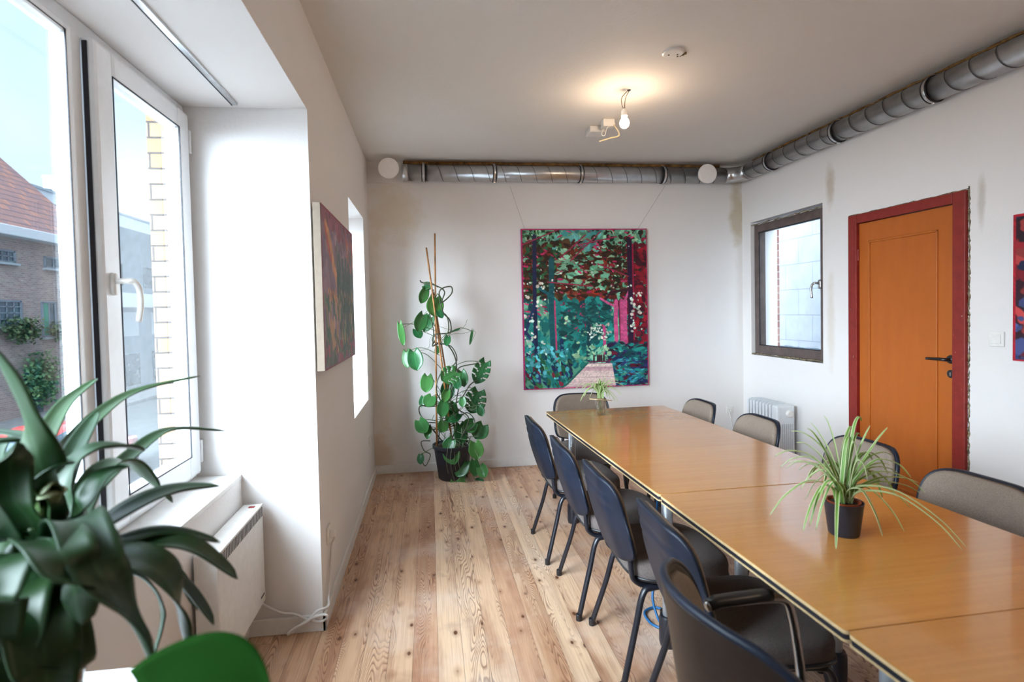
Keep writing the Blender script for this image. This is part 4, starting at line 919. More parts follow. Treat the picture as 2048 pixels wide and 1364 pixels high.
def heart(bm, base, tip, w, normal, split=0, curl=.15, rnd=None):
    lu, lr = leaf_attr(bm); base, tip = Vector(base), Vector(tip); ax = tip-base; L = ax.length; ax.normalize()
    s = ax.cross(Vector(normal)).normalized(); nn = s.cross(ax).normalized(); r = random.random() if rnd is None else rnd
    NU, NV = 12, 18; V = []
    for j in range(NV+1):
        t_ = j/NV; row = []
        q_ = t_*.95+.05; ww = w/2*1.72*(q_**.46)*max(0, 1-q_**2.3)**.8+.0004
        back = -.12*L*(1-t_)**3
        for k in range(NU+1):
            a = -1+2*k/NU
            p = base+ax*(t_*L+back*abs(a)**1.3*1.6)+s*ww*a+nn*(curl*w*(a*a)*.55-curl*L*.9*(t_-.4)**2)
            v = bm.verts.new(p); v[lu] = (a+1)/2; v[lr] = r; row.append(v)
        V.append(row)
    for j in range(NV):
        for k in range(NU):
            a = abs(-1+2*(k+.5)/NU)
            if split and a > .34 and 3 <= j <= NV-4 and (j+int(a*2)) % 4 == 0: continue
            bm.faces.new((V[j][k], V[j][k+1], V[j+1][k+1], V[j+1][k]))
def solidify(o, th=.0012):
    m = o.modifiers.new('thickness', 'SOLIDIFY'); m.thickness = th; m.offset = 0; return o
# --- spider plant in the black pot
pc = Vector((1.270, 1.555, TZ)); random.seed(31)
t = thing('spider_plant', 'striped spider plant in a black pot on the middle table', 'potted plant', pc)
bm = B(); lathe(bm, [(0, 0), (.040, 0), (.043, .004), (.0545, .100), (.056, .104), (.0532, .104), (.051, .095), (0, .090)], pc, 40); obj('pot', bm, M['pot_black'], t, auto=40)
bm = B(); lathe(bm, [(.042, .088), (.0475, .106), (.045, .106), (.043, .096), (0, .094)], pc, 32); inn = obj('inner_pot', bm, M['pot_inner'], t, auto=40)
bm = B(); lathe(bm, [(0, .099), (.038, .098), (.0435, .092)], pc, 24); obj('soil', bm, M['soil'], t, smooth=True)
DQ = CAM-pc; DQ.normalize()
def spider(bm, c, tips, w, y0, zrise=.10):
    for (px, py, dy, h) in tips:
        tip = hit(px, py, 1, c.y+dy); tip = tip if tip.z > TZ+.008 else hit(px, py, 2, TZ+.008); b0 = c+Vector((random.uniform(-.016, .016), random.uniform(-.016, .016), 0)); d = tip-b0
        mid = b0+d*.45+Vector((0, 0, h)); q1 = b0+d*.12+Vector((0, 0, h*.62)); q3 = b0+d*.78+Vector((0, 0, h*.62))
        strap(bm, [b0, q1, mid, q3, tip], w*random.uniform(.8, 1.2), cup=.25, taper=1.6, base=.7, n=6)
bm = B(); c = pc+Vector((0, 0, .10))
tips = [(1621, 845, .05, .05), (1775, 855, -.02, .02), (1614, 856, .10, .06), (1592, 885, .05, .07), (1540, 1030, .0, .10), (1606, 1062, -.08, .10), (1672, 1098, -.12, .09), (1765, 1072, -.10, .10), (1632, 1060, -.03, .12), (1820, 1015, .02, .08), (1838, 966, .05, .06), (1800, 950, .06, .08), (1850, 985, .0, .10),
 (1925, 1100, -.10, .10), (1934, 1096, -.12, .115), (1808, 1062, -.04, .10), (1578, 925, .12, .06), (1602, 978, .05, .10), (1597, 940, .10, .08), (1720, 870, .02, .10), (1700, 880, .02, .10), (1745, 920, .05, .10), (1620, 1050, -.06, .12), (1780, 930, .10, .06), (1610, 1000, .08, .11), (1765, 995, .08, .12), (1700, 900, .1, .08), (1648, 930, .1, .08), (1660, 960, .12, .10), (1735, 960, -.05, .12)]
random.seed(77); tips = [(a, b, d, h*.82) for a, b, d, h in tips]+[(a+random.uniform(-45, 45), b+random.uniform(-35, 30), d+random.uniform(-.03, .05), h*random.uniform(.7, 1.2)) for a, b, d, h in tips if a < 1880 and b < 1000]
spider(bm, c, tips, .0115, 0); fo = obj('foliage', bm, M['spider'], t, smooth=True); solidify(fo, .0008)
# --- small spider plant in the glass vase
vc = Vector((1.135, 3.60, TZ)); random.seed(12)
t = thing('vase_plant', 'small spider plant in a clear glass of water on the far table', 'potted plant', vc)
def mat_clear():
    t = NT('clear glass'); n = t.n; tr = n.new('ShaderNodeBsdfTransparent'); tr.inputs[0].default_value = (.97, .98, .975, 1)
    gl = n.new('ShaderNodeBsdfGlossy'); gl.inputs['Roughness'].default_value = .03; lw = n.new('ShaderNodeLayerWeight'); lw.inputs[0].default_value = .35
    mx = n.new('ShaderNodeMixShader'); t.l.new(t.math('ADD', t.math('MULTIPLY', lw.outputs['Facing'], .35), .04, clamp=True), mx.inputs[0]); t.l.new(tr.outputs[0], mx.inputs[1]); t.l.new(gl.outputs[0], mx.inputs[2]); t.l.new(mx.outputs[0], t.out.inputs[0]); n.remove(t.bsdf); return t.m
M['clear'] = mat_clear()
def sqv(bm, prof, c, p=6):
    rings = []
    for r, z in prof:
        ring = []
        for k in range(32):
            a = 2*PI*k/32; cc, ss = math.cos(a), math.sin(a)
            ring.append(bm.verts.new(c+Vector((math.copysign(abs(cc)**(2/p), cc)*r, math.copysign(abs(ss)**(2/p), ss)*r, z))))
        rings.append(ring)
    for i in range(len(rings)-1):
        for k in range(32): bm.faces.new((rings[i][k], rings[i][(k+1) % 32], rings[i+1][(k+1) % 32], rings[i+1][k]))
    bm.faces.new(rings[0][::-1]); bm.faces.new(rings[-1])
bm = B(); sqv(bm, [(.024, 0), (.027, .004), (.035, .118), (.0325, .118), (.0245, .012), (.001, .011)], vc); obj('glass', bm, M['clear'], t, auto=40)
bm = B(); sqv(bm, [(.001, .013), (.0236, .0135), (.0285, .066), (.001, .067)], vc); obj('water', bm, M['clear'], t, auto=40)
bm = B()
for i in range(7): tube(bm, spline([vc+Vector((random.uniform(-.008, .008), random.uniform(-.008, .008), .10)), vc+Vector((random.uniform(-.012, .012), random.uniform(-.012, .012), .06)), vc+Vector((random.uniform(-.018, .018), random.uniform(-.018, .018), .02))], 5), .0018, 5)
obj('roots', bm, M['vine_pale'], t, smooth=True)
bm = B(); a, b = hit(1180, 798, 1, vc.y-.03), hit(1224, 801, 1, vc.y-.02); tube(bm, [a, b], .003, 8); obj('wooden_stick', bm, M['ply'], t, smooth=True)
bm = B(); c = vc+Vector((0, 0, .115))
tips = [(1157, 778, -.03, .06), (1165, 800, -.05, .07), (1172, 792, .0, .06), (1185, 765, .03, .03), (1195, 762, 0, .02), (1210, 755, .0, .02), (1214, 768, .02, .03), (1232, 765, .02, .05), (1240, 790, -.02, .06), (1243, 775, 0, .06), (1233, 802, -.05, .06), (1228, 800, -.02, .05), (1218, 790, -.06, .05), (1176, 784, -.06, .05), (1202, 765, -.03, .04), (1190, 778, -.05, .06), (1222, 780, -.04, .06), (1168, 783, .02, .07), (1206, 780, -.07, .05), (1198, 760, .04, .03)]
tips = [(1200+(a-1200)*1.12, 785+(b-785)*1.15, d, h*1.1) for a, b, d, h in tips]+[(1200+(a-1200)*.9+random.uniform(-8, 8), b+random.uniform(-8, 8), d*.6, h) for a, b, d, h in tips]
spider(bm, c, tips, .013, 0); fo = obj('foliage', bm, M['spider'], t, smooth=True); solidify(fo, .0008)
# --- climbing split-leaf plant in the corner
pc = Vector((.172, 4.80, 0)); random.seed(17)
t = thing('climbing_plant', 'tall climbing plant with split leaves in a black pot in the far left corner', 'potted plant', pc)
bm = B(); lathe(bm, [(0, 0), (.118, 0), (.128, .01), (.162, .27), (.174, .272), (.176, .30), (.168, .302), (.160, .285), (0, .280)], pc, 40); obj('pot', bm, M['pot_black'], t, auto=40)
bm = B(); lathe(bm, [(0, .288), (.10, .287), (.161, .282)], pc, 30); obj('soil', bm, M['soil'], t, smooth=True)
def cp(cx, cy, y): return hit(780+cx/2.479, 450+cy/2.479, 1, y)
top = cp(220, 300, 4.80)
for (a, b) in (((222, 42, 4.84), (232, 1085, 4.74)), ((180, 112, 4.76), (308, 1068, 4.80)), ((212, 330, 4.80), (330, 1060, 4.86))):
    A, Bq = cp(*a), cp(*b); bm = B(); tube(bm, [A, A.lerp(Bq, .3), A.lerp(Bq, .6), Bq+Vector((0, 0, -.02))], [.007, .0075, .008, .0085], 8); obj('cane', bm, M['cane'], t, smooth=True)
leaves = [(165,355,42,72,-110,0),(188,306,40,40,-20,0),(222,408,74,92,-95,0),(150,487,56,88,-110,0),(186,494,50,80,-115,0),(58,545,30,110,-80,0),(84,668,44,82,-85,0),(127,675,68,96,-80,0),(182,790,58,82,-95,0),(193,876,58,58,-120,0),(160,878,30,52,-100,0),
 (292,750,88,86,-150,1),(288,828,66,92,-95,0),(362,765,46,76,-80,0),(335,790,40,50,-90,0),(448,735,74,116,-115,1),(418,880,96,114,-110,1),(450,925,36,50,-70,0),(262,915,54,76,-100,0),(308,952,66,74,-150,0),(162,1000,60,70,-60,0),(188,1030,34,64,-95,0),
 (350,1040,64,100,-85,0),(392,1000,66,60,-140,0),(442,1027,78,78,-120,0),(292,1095,60,66,-120,0),(308,1142,74,96,-75,0),(428,1120,66,84,-80,0),(420,1208,48,78,-85,0),(460,1224,50,64,-70,0),(354,1212,66,86,-120,0),(335,1287,66,92,-100,0),(294,1300,44,36,-170,0),(445,1285,52,46,-30,0),(152,1163,32,48,-90,0),(284,577,30,46,-100,0),(236,622,26,40,-100,0),(250,445,30,40,-60,0),(402,560,12,70,-100,0),(330,520,10,40,20,0),(140,540,40,50,-60,0),(360,880,34,46,-90,0),(262,1000,50,60,-100,0),(275,850,40,60,-110,0),(316,905,34,50,-60,0)]
bm = B(); stems = []
for i, (cx, cy, w, l, ang, sp) in enumerate(leaves):
    y = 4.80+(-.14 if cy > 1050 and cx > 260 else random.uniform(-.13, .08)); a = math.radians(ang); k = 1/2.479*y/F*1.0
    dx, dy = math.cos(a)*l/2, -math.sin(a)*l/2
    bs, tp_ = cp(cx-dx, cy-dy, y+.02), cp(cx+dx, cy+dy, y-random.uniform(.0, .04))
    nrm = Vector((random.uniform(-.45, .35), -1, random.uniform(.1, .7)))
    heart(bm, bs, tp_, w*k*1.12, nrm, sp, curl=random.uniform(.08, .25), rnd=(random.random()**2)*(1 if cx < 300 or cy > 1000 else .5)); stems.append((bs, cx, cy))
fo = obj('foliage', bm, M['monstera'], t, smooth=True); solidify(fo, .0012)
# petioles, wound stems and aerial roots
bm = B()
for bs, cx, cy in stems:
    xx = 225+(cy-300)*.09 if cy > 300 else 220; xx += random.uniform(-18, 18); ya = cy+random.uniform(-60, 60); ya = max(310, min(1060, ya))
    A = cp(xx, ya, 4.80+random.uniform(-.03, .03)); mid = A.lerp(bs, .55)+Vector((0, random.uniform(-.03, .02), random.uniform(.01, .07)))
    tube(bm, spline([A, mid, bs], 8), .0028, 6)
obj('leaf_stalks', bm, M['stem'], t, smooth=True)
bm = B()
def vine(pl, r, y0=4.8): tube(bm, spline([cp(a, b, y0+random.uniform(-.06, .05)) for a, b in pl], 7), r, 7)
vine([(300,1080),(330,980),(300,860),(330,700),(290,600),(215,580),(220,545),(250,540),(300,530),(295,470),(262,430),(245,330),(300,305),(305,340),(255,385),(270,330),(225,300),(160,285),(150,276)], .0055)
vine([(270,1085),(200,1000),(150,940),(150,895),(200,900),(330,880),(395,795),(430,770)], .0055); vine([(240,1085),(250,960),(262,900),(230,820),(250,740),(320,690),(330,650),(300,600),(240,590),(210,600),(230,560)], .005)
vine([(200,1070),(155,1075),(170,1120),(200,1140),(175,1195),(150,1150)], .004); vine([(340,1085),(390,960),(330,900),(345,780),(340,710),(440,685)], .005)
vine([(330,1060),(420,990),(380,930),(300,990),(220,980),(180,985),(190,1010),(260,1010),(330,990)], .005); vine([(290,1080),(345,1130),(330,1180),(380,1060),(400,1070)], .005)
vine([(225,420),(280,450),(290,520),(270,560)], .005); vine([(210,600),(215,520),(190,400),(215,320)], .005)
obj('main_stem', bm, M['vine'], t, smooth=True)
bm = B()
for i in range(30):
    a = (random.uniform(190, 400), random.uniform(830, 1080)); b = (a[0]+random.uniform(-80, 90), min(1085, a[1]+random.uniform(-40, 120))); m_ = ((a[0]+b[0])/2+random.uniform(-50, 50), (a[1]+b[1])/2+random.uniform(-40, 40)); vine([a, m_, b], random.uniform(.0018, .0035), 4.79)
vine([(230,500),(330,525),(370,500),(383,468)], .0016); vine([(210,600),(300,545),(360,538),(422,528),(400,590)], .0018); vine([(130,628),(190,610),(200,560),(230,540)], .0016); vine([(60,510),(110,485),(160,450),(210,400)], .0018)
for k in range(5): vine([(290+k*18, 1080), (280+k*20, 1180), (300+k*22, 1260+k*8), (330+k*16, 1290)], .0022, 4.66)
vine([(410,1090),(440,1160),(455,1230)], .002, 4.66)
obj('aerial_roots', bm, M['vine_pale'], t, smooth=True)
# --- dark strap-leaved plant in the foreground
ST = thing('plant_stand', 'small white side table under the foreground plants', 'side table', (-.50, .86, 0))
STZ = .735; SX1 = hit(285, 1350, 2, STZ).x; SY0, SY1 = .40, hit(210, 1339, 2, STZ).y
SX0 = SX+.03; print('TABLE', SX0, SX1, SY0, SY1)
bm = B(); box(bm, SX0, SX1, SY0, SY1, STZ-.025, STZ, .004); obj('table_top', bm, M['white_paint'], ST)
for x in (SX0+.04, SX1-.04):
    for y in (SY0+.04, SY1-.04): bm = B(); box(bm, x-.018, x+.018, y-.018, y+.018, 0, STZ-.0252, .003); obj('leg', bm, M['white_paint'], ST)
pc = Vector((-.655, .86, STZ)); random.seed(5)
t = thing('clivia', 'dark green strap-leaved plant in a dark glazed pot in the left foreground', 'potted plant', pc)
bm = B(); lathe(bm, [(0, 0), (.085, 0), (.092, .01), (.122, .15), (.128, .19), (.133, .205), (.131, .213), (.122, .212), (.118, .19), (0, .185)], pc, 44); obj('pot', bm, M['pot_brown'], t, auto=40)
bm = B(); lathe(bm, [(0, .196), (.08, .194), (.119, .189)], pc, 30); obj('soil', bm, M['soil'], t, smooth=True)
base = pc+Vector((.015, .02, .20))
def at(px, py, dist): return CAM+ray(px, py)*dist     # dist = depth along the viewing axis
CL = [  # leaf spine from the crown outward: (px, py, depth), width
 ([(85,1010,.88),(72,900,.86),(35,800,.84),(-10,715,.82),(-70,640,.80)], .052),
 ([(95,1080,.92),(110,960,1.0),(160,870,1.15),(260,790,1.32),(400,752,1.48)], .034),
 ([(85,1060,.92),(60,960,.98),(90,880,1.08),(130,810,1.2),(195,757,1.32)], .032),
 ([(100,1060,.92),(120,980,1.0),(150,900,1.08),(195,824,1.2)], .036),
 ([(110,1090,.93),(170,1000,1.05),(260,915,1.2),(340,862,1.32),(450,862,1.42)], .036),
 ([(105,1080,.92),(130,960,.95),(180,905,.98),(240,895,1.02),(288,902,1.06)], .046),
 ([(120,1120,.93),(190,960,1.05),(250,925,1.12),(300,965,1.18),(345,1005,1.2)], .042),
 ([(120,1120,.93),(160,1040,.92),(200,960,.95),(258,932,1.0)], .044),
 ([(140,1130,.92),(220,1050,.95),(330,990,1.02),(440,972,1.1)], .058),
 ([(130,1140,.90),(230,1095,.93),(330,1068,.98),(440,1085,1.03)], .046),
 ([(140,1150,.90),(260,1100,.92),(370,1095,.95),(475,1158,.98)], .062),
 ([(140,1150,.88),(240,1120,.86),(330,1160,.86),(375,1300,.88)], .064),
 ([(145,1150,.90),(290,1120,.95),(365,1175,.98),(428,1250,1.0)], .048),
 ([(110,1120,.86),(150,1040,.80),(200,1150,.74),(285,1290,.76),(330,1440,.78)], .056),
 ([(130,1140,.92),(270,1150,1.0),(322,1220,1.03),(300,1330,1.02)], .022),
 ([(90,1130,.85),(90,1080,.78),(130,1120,.72),(165,1250,.74)], .066),
 ([(100,1120,.86),(150,1075,.80),(195,1110,.78),(215,1190,.79)], .060),
 ([(80,1130,.86),(60,1180,.78),(90,1300,.76),(120,1390,.78)], .060),
 ([(70,1090,.86),(30,1000,.82),(20,930,.80),(34,885,.80)], .048),
 ([(60,1100,.86),(0,1010,.86),(-40,900,.88),(60,880,.95),(-30,860,1.0)], .036),
 ([(60,1110,.86),(-20,1060,.82),(-80,1100,.8),(-120,1220,.8)], .06),
 ([(60,1130,.84),(10,1120,.74),(-20,1200,.70),(-10,1330,.72)], .07),
 ([(90,1100,.90),(85,1010,.88),(110,940,.88),(150,925,.90)], .050),
 ([(60,1100,.9),(40,1020,.92),(0,960,.95),(-30,930,.98)], .045),
 ([(130,1150,.94),(240,1120,1.0),(330,1130,1.06),(395,1220,1.08)], .05),
 ([(70,1150,.84),(30,1200,.76),(20,1300,.74),(30,1420,.76)], .075), ([(90,1150,.84),(80,1220,.76),(90,1330,.74),(100,1450,.76)], .07), ([(100,1160,.86),(120,1230,.80),(150,1330,.79),(160,1450,.8)], .05), ([(60,1150,.86),(-10,1180,.8),(-40,1290,.78),(-30,1420,.8)], .07), ([(50,1130,.86),(-20,1120,.84),(-60,1200,.84),(-60,1330,.84)], .06), ([(60,1080,.86),(10,1080,.80),(-30,1020,.76),(-60,940,.74)], .06),
 ([(80,1100,.95),(20,960,1.05),(40,900,1.12),(110,838,1.2)], .03),
 ([(70,1100,.95),(-10,1000,1.0),(-10,910,1.1),(30,870,1.15)], .03)]
bm = B()
for i, (pl, w) in enumerate(CL):
    pts = [base+Vector((random.uniform(-.02, .02), random.uniform(-.02, .02), -.01))]+[at(*q) for q in pl]
    strap(bm, pts, w*1.18, cup=.16, taper=6.0, n=8, rnd=random.random()*.25, nseg=9)
fo = obj('foliage', bm, M['clivia'], t, smooth=True); solidify(fo, .002)
bm = B(); tube(bm, spline([base, base+Vector((.004, 0, .06)), at(88, 1000, .88)], 6), [.016, .015, .014, .013, .013, .012, .012, .011, .011, .011, .010, .010, .009], 10); obj('flower_stalk', bm, M['stem'], t, smooth=True)
bm = B(); strap(bm, [at(88, 1010, .88), at(86, 985, .88), at(92, 968, .88), at(110, 962, .87)], .045, cup=.5, taper=4, rnd=.6); fo = obj('spent_bract', bm, flat('pale dry bract', (.20, .24, .13), .6), t, smooth=True); solidify(fo, .001)
# --- broad bright leaf just below the camera
lc = at(395, 1480, .56); pz = Vector((-.345, .60, STZ))
pz = Vector((min(SX1-.09, lc.x+.02), max(SY0+.09, lc.y), STZ))
t = thing('broad_leaf_plant', 'bright green broad leaf of a small potted plant at the bottom edge', 'potted plant', pz)
bm = B(); lathe(bm, [(0, 0), (.045, 0), (.062, .09), (.066, .095), (.060, .095), (.057, .085), (0, .08)], pz, 30); obj('pot', bm, M['pot_black'], t, auto=40)
bm = B(); lathe(bm, [(0, .088), (.058, .085)], pz, 20); obj('soil', bm, M['soil'], t, smooth=True)
bm = B(); lb = at(330, 1470, .60); lt = at(560, 1450, .66)
lb, lt = at(285, 1405, .62), at(545, 1410, .60)
heart(bm, lb, lt, .135, (0.0, -.75, .75), 0, curl=.10, rnd=.15)
heart(bm, at(360, 1500, .55), at(200, 1560, .55), .10, (.1, -.5, .9), 0, curl=.10, rnd=.1)
fo = obj('foliage', bm, M['broad'], t, smooth=True); solidify(fo, .0012)
bm = B(); tube(bm, spline([pz+Vector((0, 0, .08)), pz.lerp(lb, .6)+Vector((-.01, 0, .01)), lb], 8), .0035, 8); tube(bm, spline([pz+Vector((0, 0, .08)), pz.lerp(at(360, 1500, .55), .6), at(360, 1500, .55)], 8), .0035, 8); obj('leaf_stalks', bm, M['stem'], t, smooth=True)
# ------------------------------------------------------------------ the street outside
GZ = -2.2
E = {}
E['asphalt'] = flat('wet asphalt', (.07, .078, .085), .5, var=.1, vs=3)
E['pave'] = flat('concrete pavement', (.14, .145, .155), .8, var=.1, vs=5)
E['brick'] = mat_brick('rose brick facade', (.21, .155, .15), (.29, .225, .205), (.32, .29, .29), 1, 'zy', .22, .075, .012)
def mat_tiles():
    t = NT('clay roof tiles'); c = t.tc(); x, y, z = t.sep(c); s = .27
    row = t.math('FLOOR', t.math('DIVIDE', z, s)); fz = t.math('FRACT', t.math('DIVIDE', z, s)); fy = t.math('FRACT', t.math('DIVIDE', y, .24))
    r = t.white(t.com(row, t.math('FLOOR', t.math('DIVIDE', y, .24)), 4))
    cc = t.ramp(r, [(0, (.17, .075, .06)), (.5, (.13, .07, .075)), (1, (.22, .09, .06))])
    m = t.math('MAXIMUM', t.math('LESS_THAN', fz, .16), t.math('MULTIPLY', t.math('LESS_THAN', fy, .14), .6)); cc = t.mix(m, cc, (.05, .035, .045))
    t.bump(t.math('SUBTRACT', 1, m), .8, .04); return t.fin(cc, .8)
E['tiles'] = mat_tiles()
E['render'] = flat('white rendered wall', (.5, .52, .55), .8, var=.03, vs=2)
E['grey'] = flat('dark grey cladding', (.12, .145, .18), .6, var=.08, vs=2)
E['band'] = flat('pale band', (.45, .47, .5), .6, var=.02)
E['pane'] = flat('dark window pane', (.03, .05, .07), .08, var=.2, vs=3)
E['panel'] = flat('pale grey panel', (.25, .28, .31), .6, var=.03)
E['hedge'] = mat_leaf('hedge leaf', (.02, .045, .03), (.03, .07, .04), .6, trans=.1)
E['ivy'] = mat_leaf('ivy leaf', (.03, .10, .06), (.045, .14, .075), .6, trans=.1)
E['curtain'] = flat('green curtain', (.04, .2, .15), .8)
E['red'] = flat('red car paint', (.42, .03, .03), .22, var=.04, Coat_Weight=.6)
bm = B(); box(bm, -60, XO, -20, 90, GZ-.3, GZ); struct('ground', bm, E['asphalt'])
bm = B(); box(bm, -15, -12.6, 0, 80, GZ, GZ+.14, .02); box(bm, -3.0, XO, -3, 80, GZ, GZ+.14, .02); struct('pavement', bm, E['pave'])
FX = -15
def fp(px, py): p = hit(px, py, 0, FX); return p.y, p.z
t = thing('brick_house', 'rose brick house with tiled roof across the street', 'house', (FX-3, 21, GZ))
bm = B(); box(bm, FX-7, FX, 12, 27.2, GZ, 4.55); prism(bm, [(FX, 4.55), (FX-7, 4.55), (FX-7, 10.5), (FX-6.2, 10.5)], 27.0, 27.2, 'y'); obj('wall', bm, E['brick'], t)
sl = (8.243-4.6)/(18.74-15); bm = B()
prism(bm, [(FX+.35, 4.55), (FX-6.5, 4.55+sl*6.85), (FX-6.5, 4.75+sl*6.85), (FX+.35, 4.72)], 12, 27.35, 'y'); obj('roof', bm, E['tiles'], t)
bm = B(); box(bm, FX+.02, FX+.5, 12, 27.3, 4.50, 4.86, .03); obj('gutter', bm, E['band'], t)
def win(t, px0, py0, px1, py1, grid=(2, 1), deep=.22, curtain=False, bars=True):
    (ya, za), (yb, zb) = fp(px0, py0), fp(px1, py1)
    z1 = za; z0 = zb; bm = B(); box(bm, FX-.02, FX+.012, ya, yb, z0, z1); fr = obj('window', bm, E['pane'], t)
    bm = B(); w = .05
    for a in ((ya-.04, ya+w, z0, z1), (yb-w, yb+.04, z0, z1), (ya, yb, z1-w, z1+.02), (ya, yb, z0-.02, z0+w)): box(bm, FX, FX+.05, *a)
    if bars:
        for i in range(1, grid[0]): y = ya+(yb-ya)*i/grid[0]; box(bm, FX, FX+.04, y-.02, y+.02, z0, z1)
        for i in range(1, grid[1]): z = z0+(z1-z0)*i/grid[1]; box(bm, FX, FX+.04, ya, yb, z-.02, z+.02)
    obj('window_bars', bm, E['grey'], fr)
    bm = B(); box(bm, FX, FX+.16, ya-.1, yb+.1, z0-.1, z0-.02); obj('window_sill', bm, E['panel'], fr)
    if curtain: bm = B(); box(bm, FX+.013, FX+.02, ya+.06, ya+.35, z0+.05, z1-.05); obj('curtain', bm, E['curtain'], fr)
win(t, -12, 497, 28, 526, (3, 2)); win(t, 87, 513, 124, 539, (2, 1)); win(t, -20, 600, 42, 650, (4, 4)); win(t, 82, 604, 112, 672, (2, 1), curtain=True, bars=True)
y0, z0 = fp(50, 830); y1, z1 = fp(82, 742)
bm = B(); box(bm, FX, FX+.03, y0, y1, GZ+.14, z1); obj('front_door', bm, E['pane'], t)
a = Vector((FX-1.9, 21.7, 4.6+sl*1.9+.10)); bm = B(); d = Vector((-1, 0, sl)).normalized()
prism(bm, [(FX-1.5, 4.72+sl*1.5+.02), (FX-2.6, 4.72+sl*2.6+.02), (FX-2.6, 4.72+sl*2.6+.16), (FX-1.5, 4.72+sl*1.5+.16)], 20.4, 22.1, 'y'); obj('skylight', bm, E['panel'], t)
def bush(name, lo, hi, n, mat, lab, cat, s=.16, par=None):
    bm = B(); lo, hi = Vector(lo), Vector(hi)
    for i in range(n):
        p = Vector([lo[k]+(hi[k]-lo[k])*(.5+.5*max(-1, min(1, random.gauss(0, .42)))) for k in range(3)]); d = Vector((random.uniform(-1, 1), random.uniform(-1, 1), random.uniform(-1, .3))).normalized()
        heart(bm, p, p+d*s, s*.8, (random.uniform(-1, 1), random.uniform(-1, 1), .6), rnd=random.random()) if n < 60 else None
        if n >= 60:
            lu, lr = leaf_attr(bm); u = d.cross(Vector((0, 0, 1))).normalized()*s*.4
            vs = [bm.verts.new(p), bm.verts.new(p+d*s*.5+u), bm.verts.new(p+d*s), bm.verts.new(p+d*s*.5-u)]; r = random.random()
            for v in vs: v[lr] = r; v[lu] = .7
            bm.faces.new(vs)
    return tag(obj(name, bm, mat), lab, cat)
random.seed(2)
ya, za = fp(-15, 652); yb, zb = fp(60, 683); o = bush('window_hedge', (FX+.05, ya, zb), (FX+.75, yb, zb+.95), 900, E['hedge'], 'dark bushy plants in the window box of the brick house', 'bush')
ya, za = fp(88, 655); yb, zb = fp(118, 680); o = bush('window_hedge', (FX+.05, ya, zb), (FX+.6, yb, zb+.8), 500, E['hedge'], 'small bush below the green curtained window of the brick house', 'bush')
ya, za = fp(28, 707); yb, zb = fp(112, 800); o = bush('ivy', (FX+.02, ya, zb), (FX+.4, yb, za), 1500, E['ivy'], 'green climber hanging over the door of the brick house', 'climbing plant')
t = thing('white_building', 'white flat-roofed building rising behind the tiled roof', 'building', (-27, 40, GZ))
bm = B(); box(bm, -32, -24, 30, 52, GZ, 9.7); obj('wall', bm, E['render'], t)
bm = B(); box(bm, -32.1, -23.9, 29.9, 52.1, 9.7, 9.86); obj('parapet', bm, E['panel'], t)
p = hit(93, 403, 0, -24); q = hit(80, 400, 0, -24); bm = B(); box(bm, -24.02, -23.97, q.y, q.y+1.6, p.z-.5, q.z); obj('window', bm, E['pane'], t)
for (px, py, r, h, m_) in ((102, 378, .42, 1.5, E['render']), (88, 376, .40, .5, E['grey'])):
    p = hit(px, py, 0, -26); bm = B(); lathe(bm, [(0, 0), (r, 0), (r, h), (r*1.15, h), (r*1.15, h+.15), (0, h+.16)], (-26, p.y, 9.86), 16); obj('chimney', bm, m_, t)
t = thing('modern_building', 'dark grey modern building with a pale band at the end of the street', 'building', (-19, 38, GZ))
bm = B(); box(bm, -23.5, FX, 27.5, 62, GZ, 4.9); obj('wall', bm, E['grey'], t)
bm = B(); box(bm, FX-.05, FX+.35, 27.4, 62, 2.05, 2.75); obj('pale_band', bm, E['band'], t)
bm = B(); box(bm, -23.5, FX-1.2, 30.5, 45, 4.9, 6.4); obj('roof_block', bm, E['grey'], t)
bm = B(); box(bm, -23.5, FX-.6, 27.5, 30.2, 4.9, 6.6); obj('roof_block', bm, E['render'], t, label='white roof block')
for i in range(7):
    for (z0, z1, m_) in ((3.1, 4.2, 'pane'), (.6, 1.8, 'panel'), (-1.9, -.3, 'pane')):
        y = 28.2+i*3.2+(.6 if z0 < 1 else 0); bm = B(); box(bm, FX-.01, FX+.02, y, y+(1.2 if z0 > 3 else 1.9), z0, z1); obj('window', bm, E[m_], t)
t = thing('far_building', 'pale building closing the far end of the street', 'building', (-10, 75, GZ))
bm = B(); box(bm, -40, 8, 72, 78, GZ, 4.0); obj('wall', bm, E['render'], t)
bm = B()
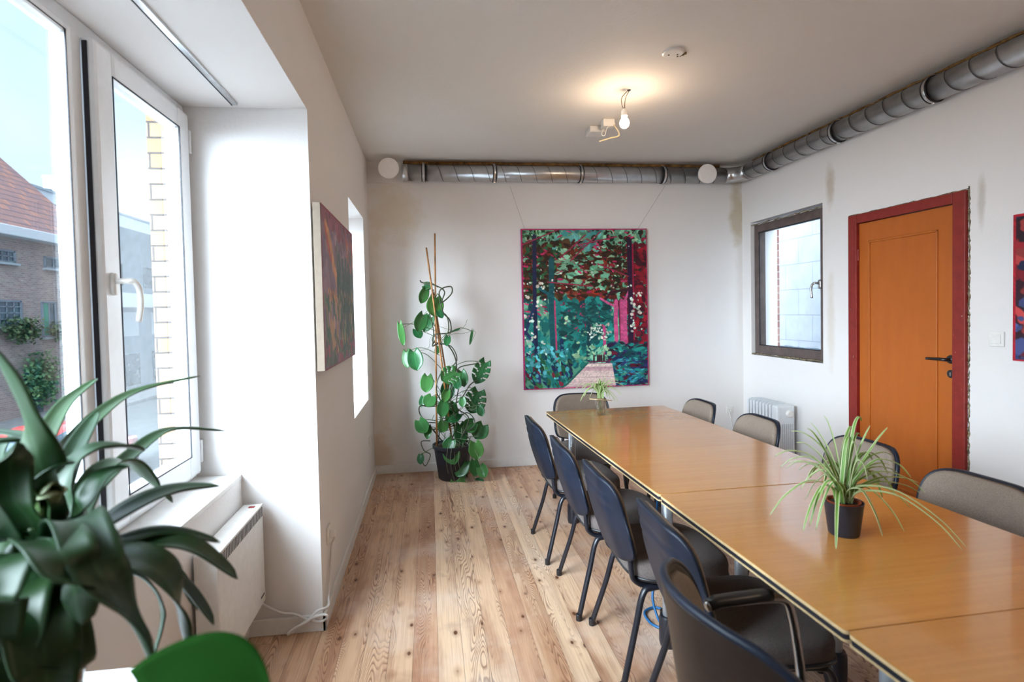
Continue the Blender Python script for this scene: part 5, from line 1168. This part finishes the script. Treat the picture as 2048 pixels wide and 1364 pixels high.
for i in range(9):
    for z in (-.5, 2): box(bm, -30+i*3.4, -28.6+i*3.4, 71.95, 72, z, z+1.3)
obj('window_row', bm, E['pane'], t)
# red car parked in the street
t = thing('car', 'red hatchback parked in the street below the window', 'car', (-8.1, 13.1, GZ), 0, local=True)
def carsec(y):   # half width, bottom, shoulder, roof height, roof half width along the car
    L = [(-1.95, .60, .28, .62, .64, .50), (-1.80, .78, .20, .80, .84, .62), (-1.55, .83, .18, .90, 1.02, .62), (-1.15, .85, .18, .93, 1.36, .60), (-.5, .86, .18, .92, 1.46, .60), (.3, .86, .18, .91, 1.42, .60), (.75, .86, .18, .89, 1.12, .66), (1.05, .85, .18, .86, .90, .72), (1.6, .80, .20, .76, .78, .66), (1.9, .66, .28, .60, .62, .52)]
    return L
bm = B(); rings = []
for (y, w, zb, zs, zr, wr_) in carsec(0):
    pts = [(-w*.9, zb), (-w, zb+.15), (-w, zs-.1), (-w*.96, zs), (-wr_, zr-.04), (-wr_*.8, zr), (wr_*.8, zr), (wr_, zr-.04), (w*.96, zs), (w, zs-.1), (w, zb+.15), (w*.9, zb)]
    rings.append([bm.verts.new((x, y, z)) for x, z in pts])
for i in range(len(rings)-1):
    for k in range(12):
        f = bm.faces.new((rings[i][k], rings[i][(k+1) % 12], rings[i+1][(k+1) % 12], rings[i+1][k]))
        if k in (3, 7) and 2 <= i <= 5: f.material_index = 1
        if k in (5, 4, 6) and i in (5, 6) and k == 5: f.material_index = 1
        if k == 5 and i in (1, 2): f.material_index = 1
bm.faces.new(rings[0][::-1]); bm.faces.new(rings[-1])
obj('body', bm, [E['red'], E['pane']], t, auto=35)
for s in (-1, 1):
    for y in (-1.25, 1.2):
        bm = B(); lathe(bm, [(0, -.09), (.22, -.09), (.30, -.08), (.31, 0), (.30, .08), (0, .09)], (s*.78, y, .31), 24, mat3=Matrix.Rotation(PI/2, 3, 'Y')); obj('wheel', bm, M['gasket'], t, auto=30)
    bm = B(); box(bm, s*.62-.14, s*.62+.14, -1.93, -1.80, .62, .78, .02); obj('tail_light', bm, E['red'], t)
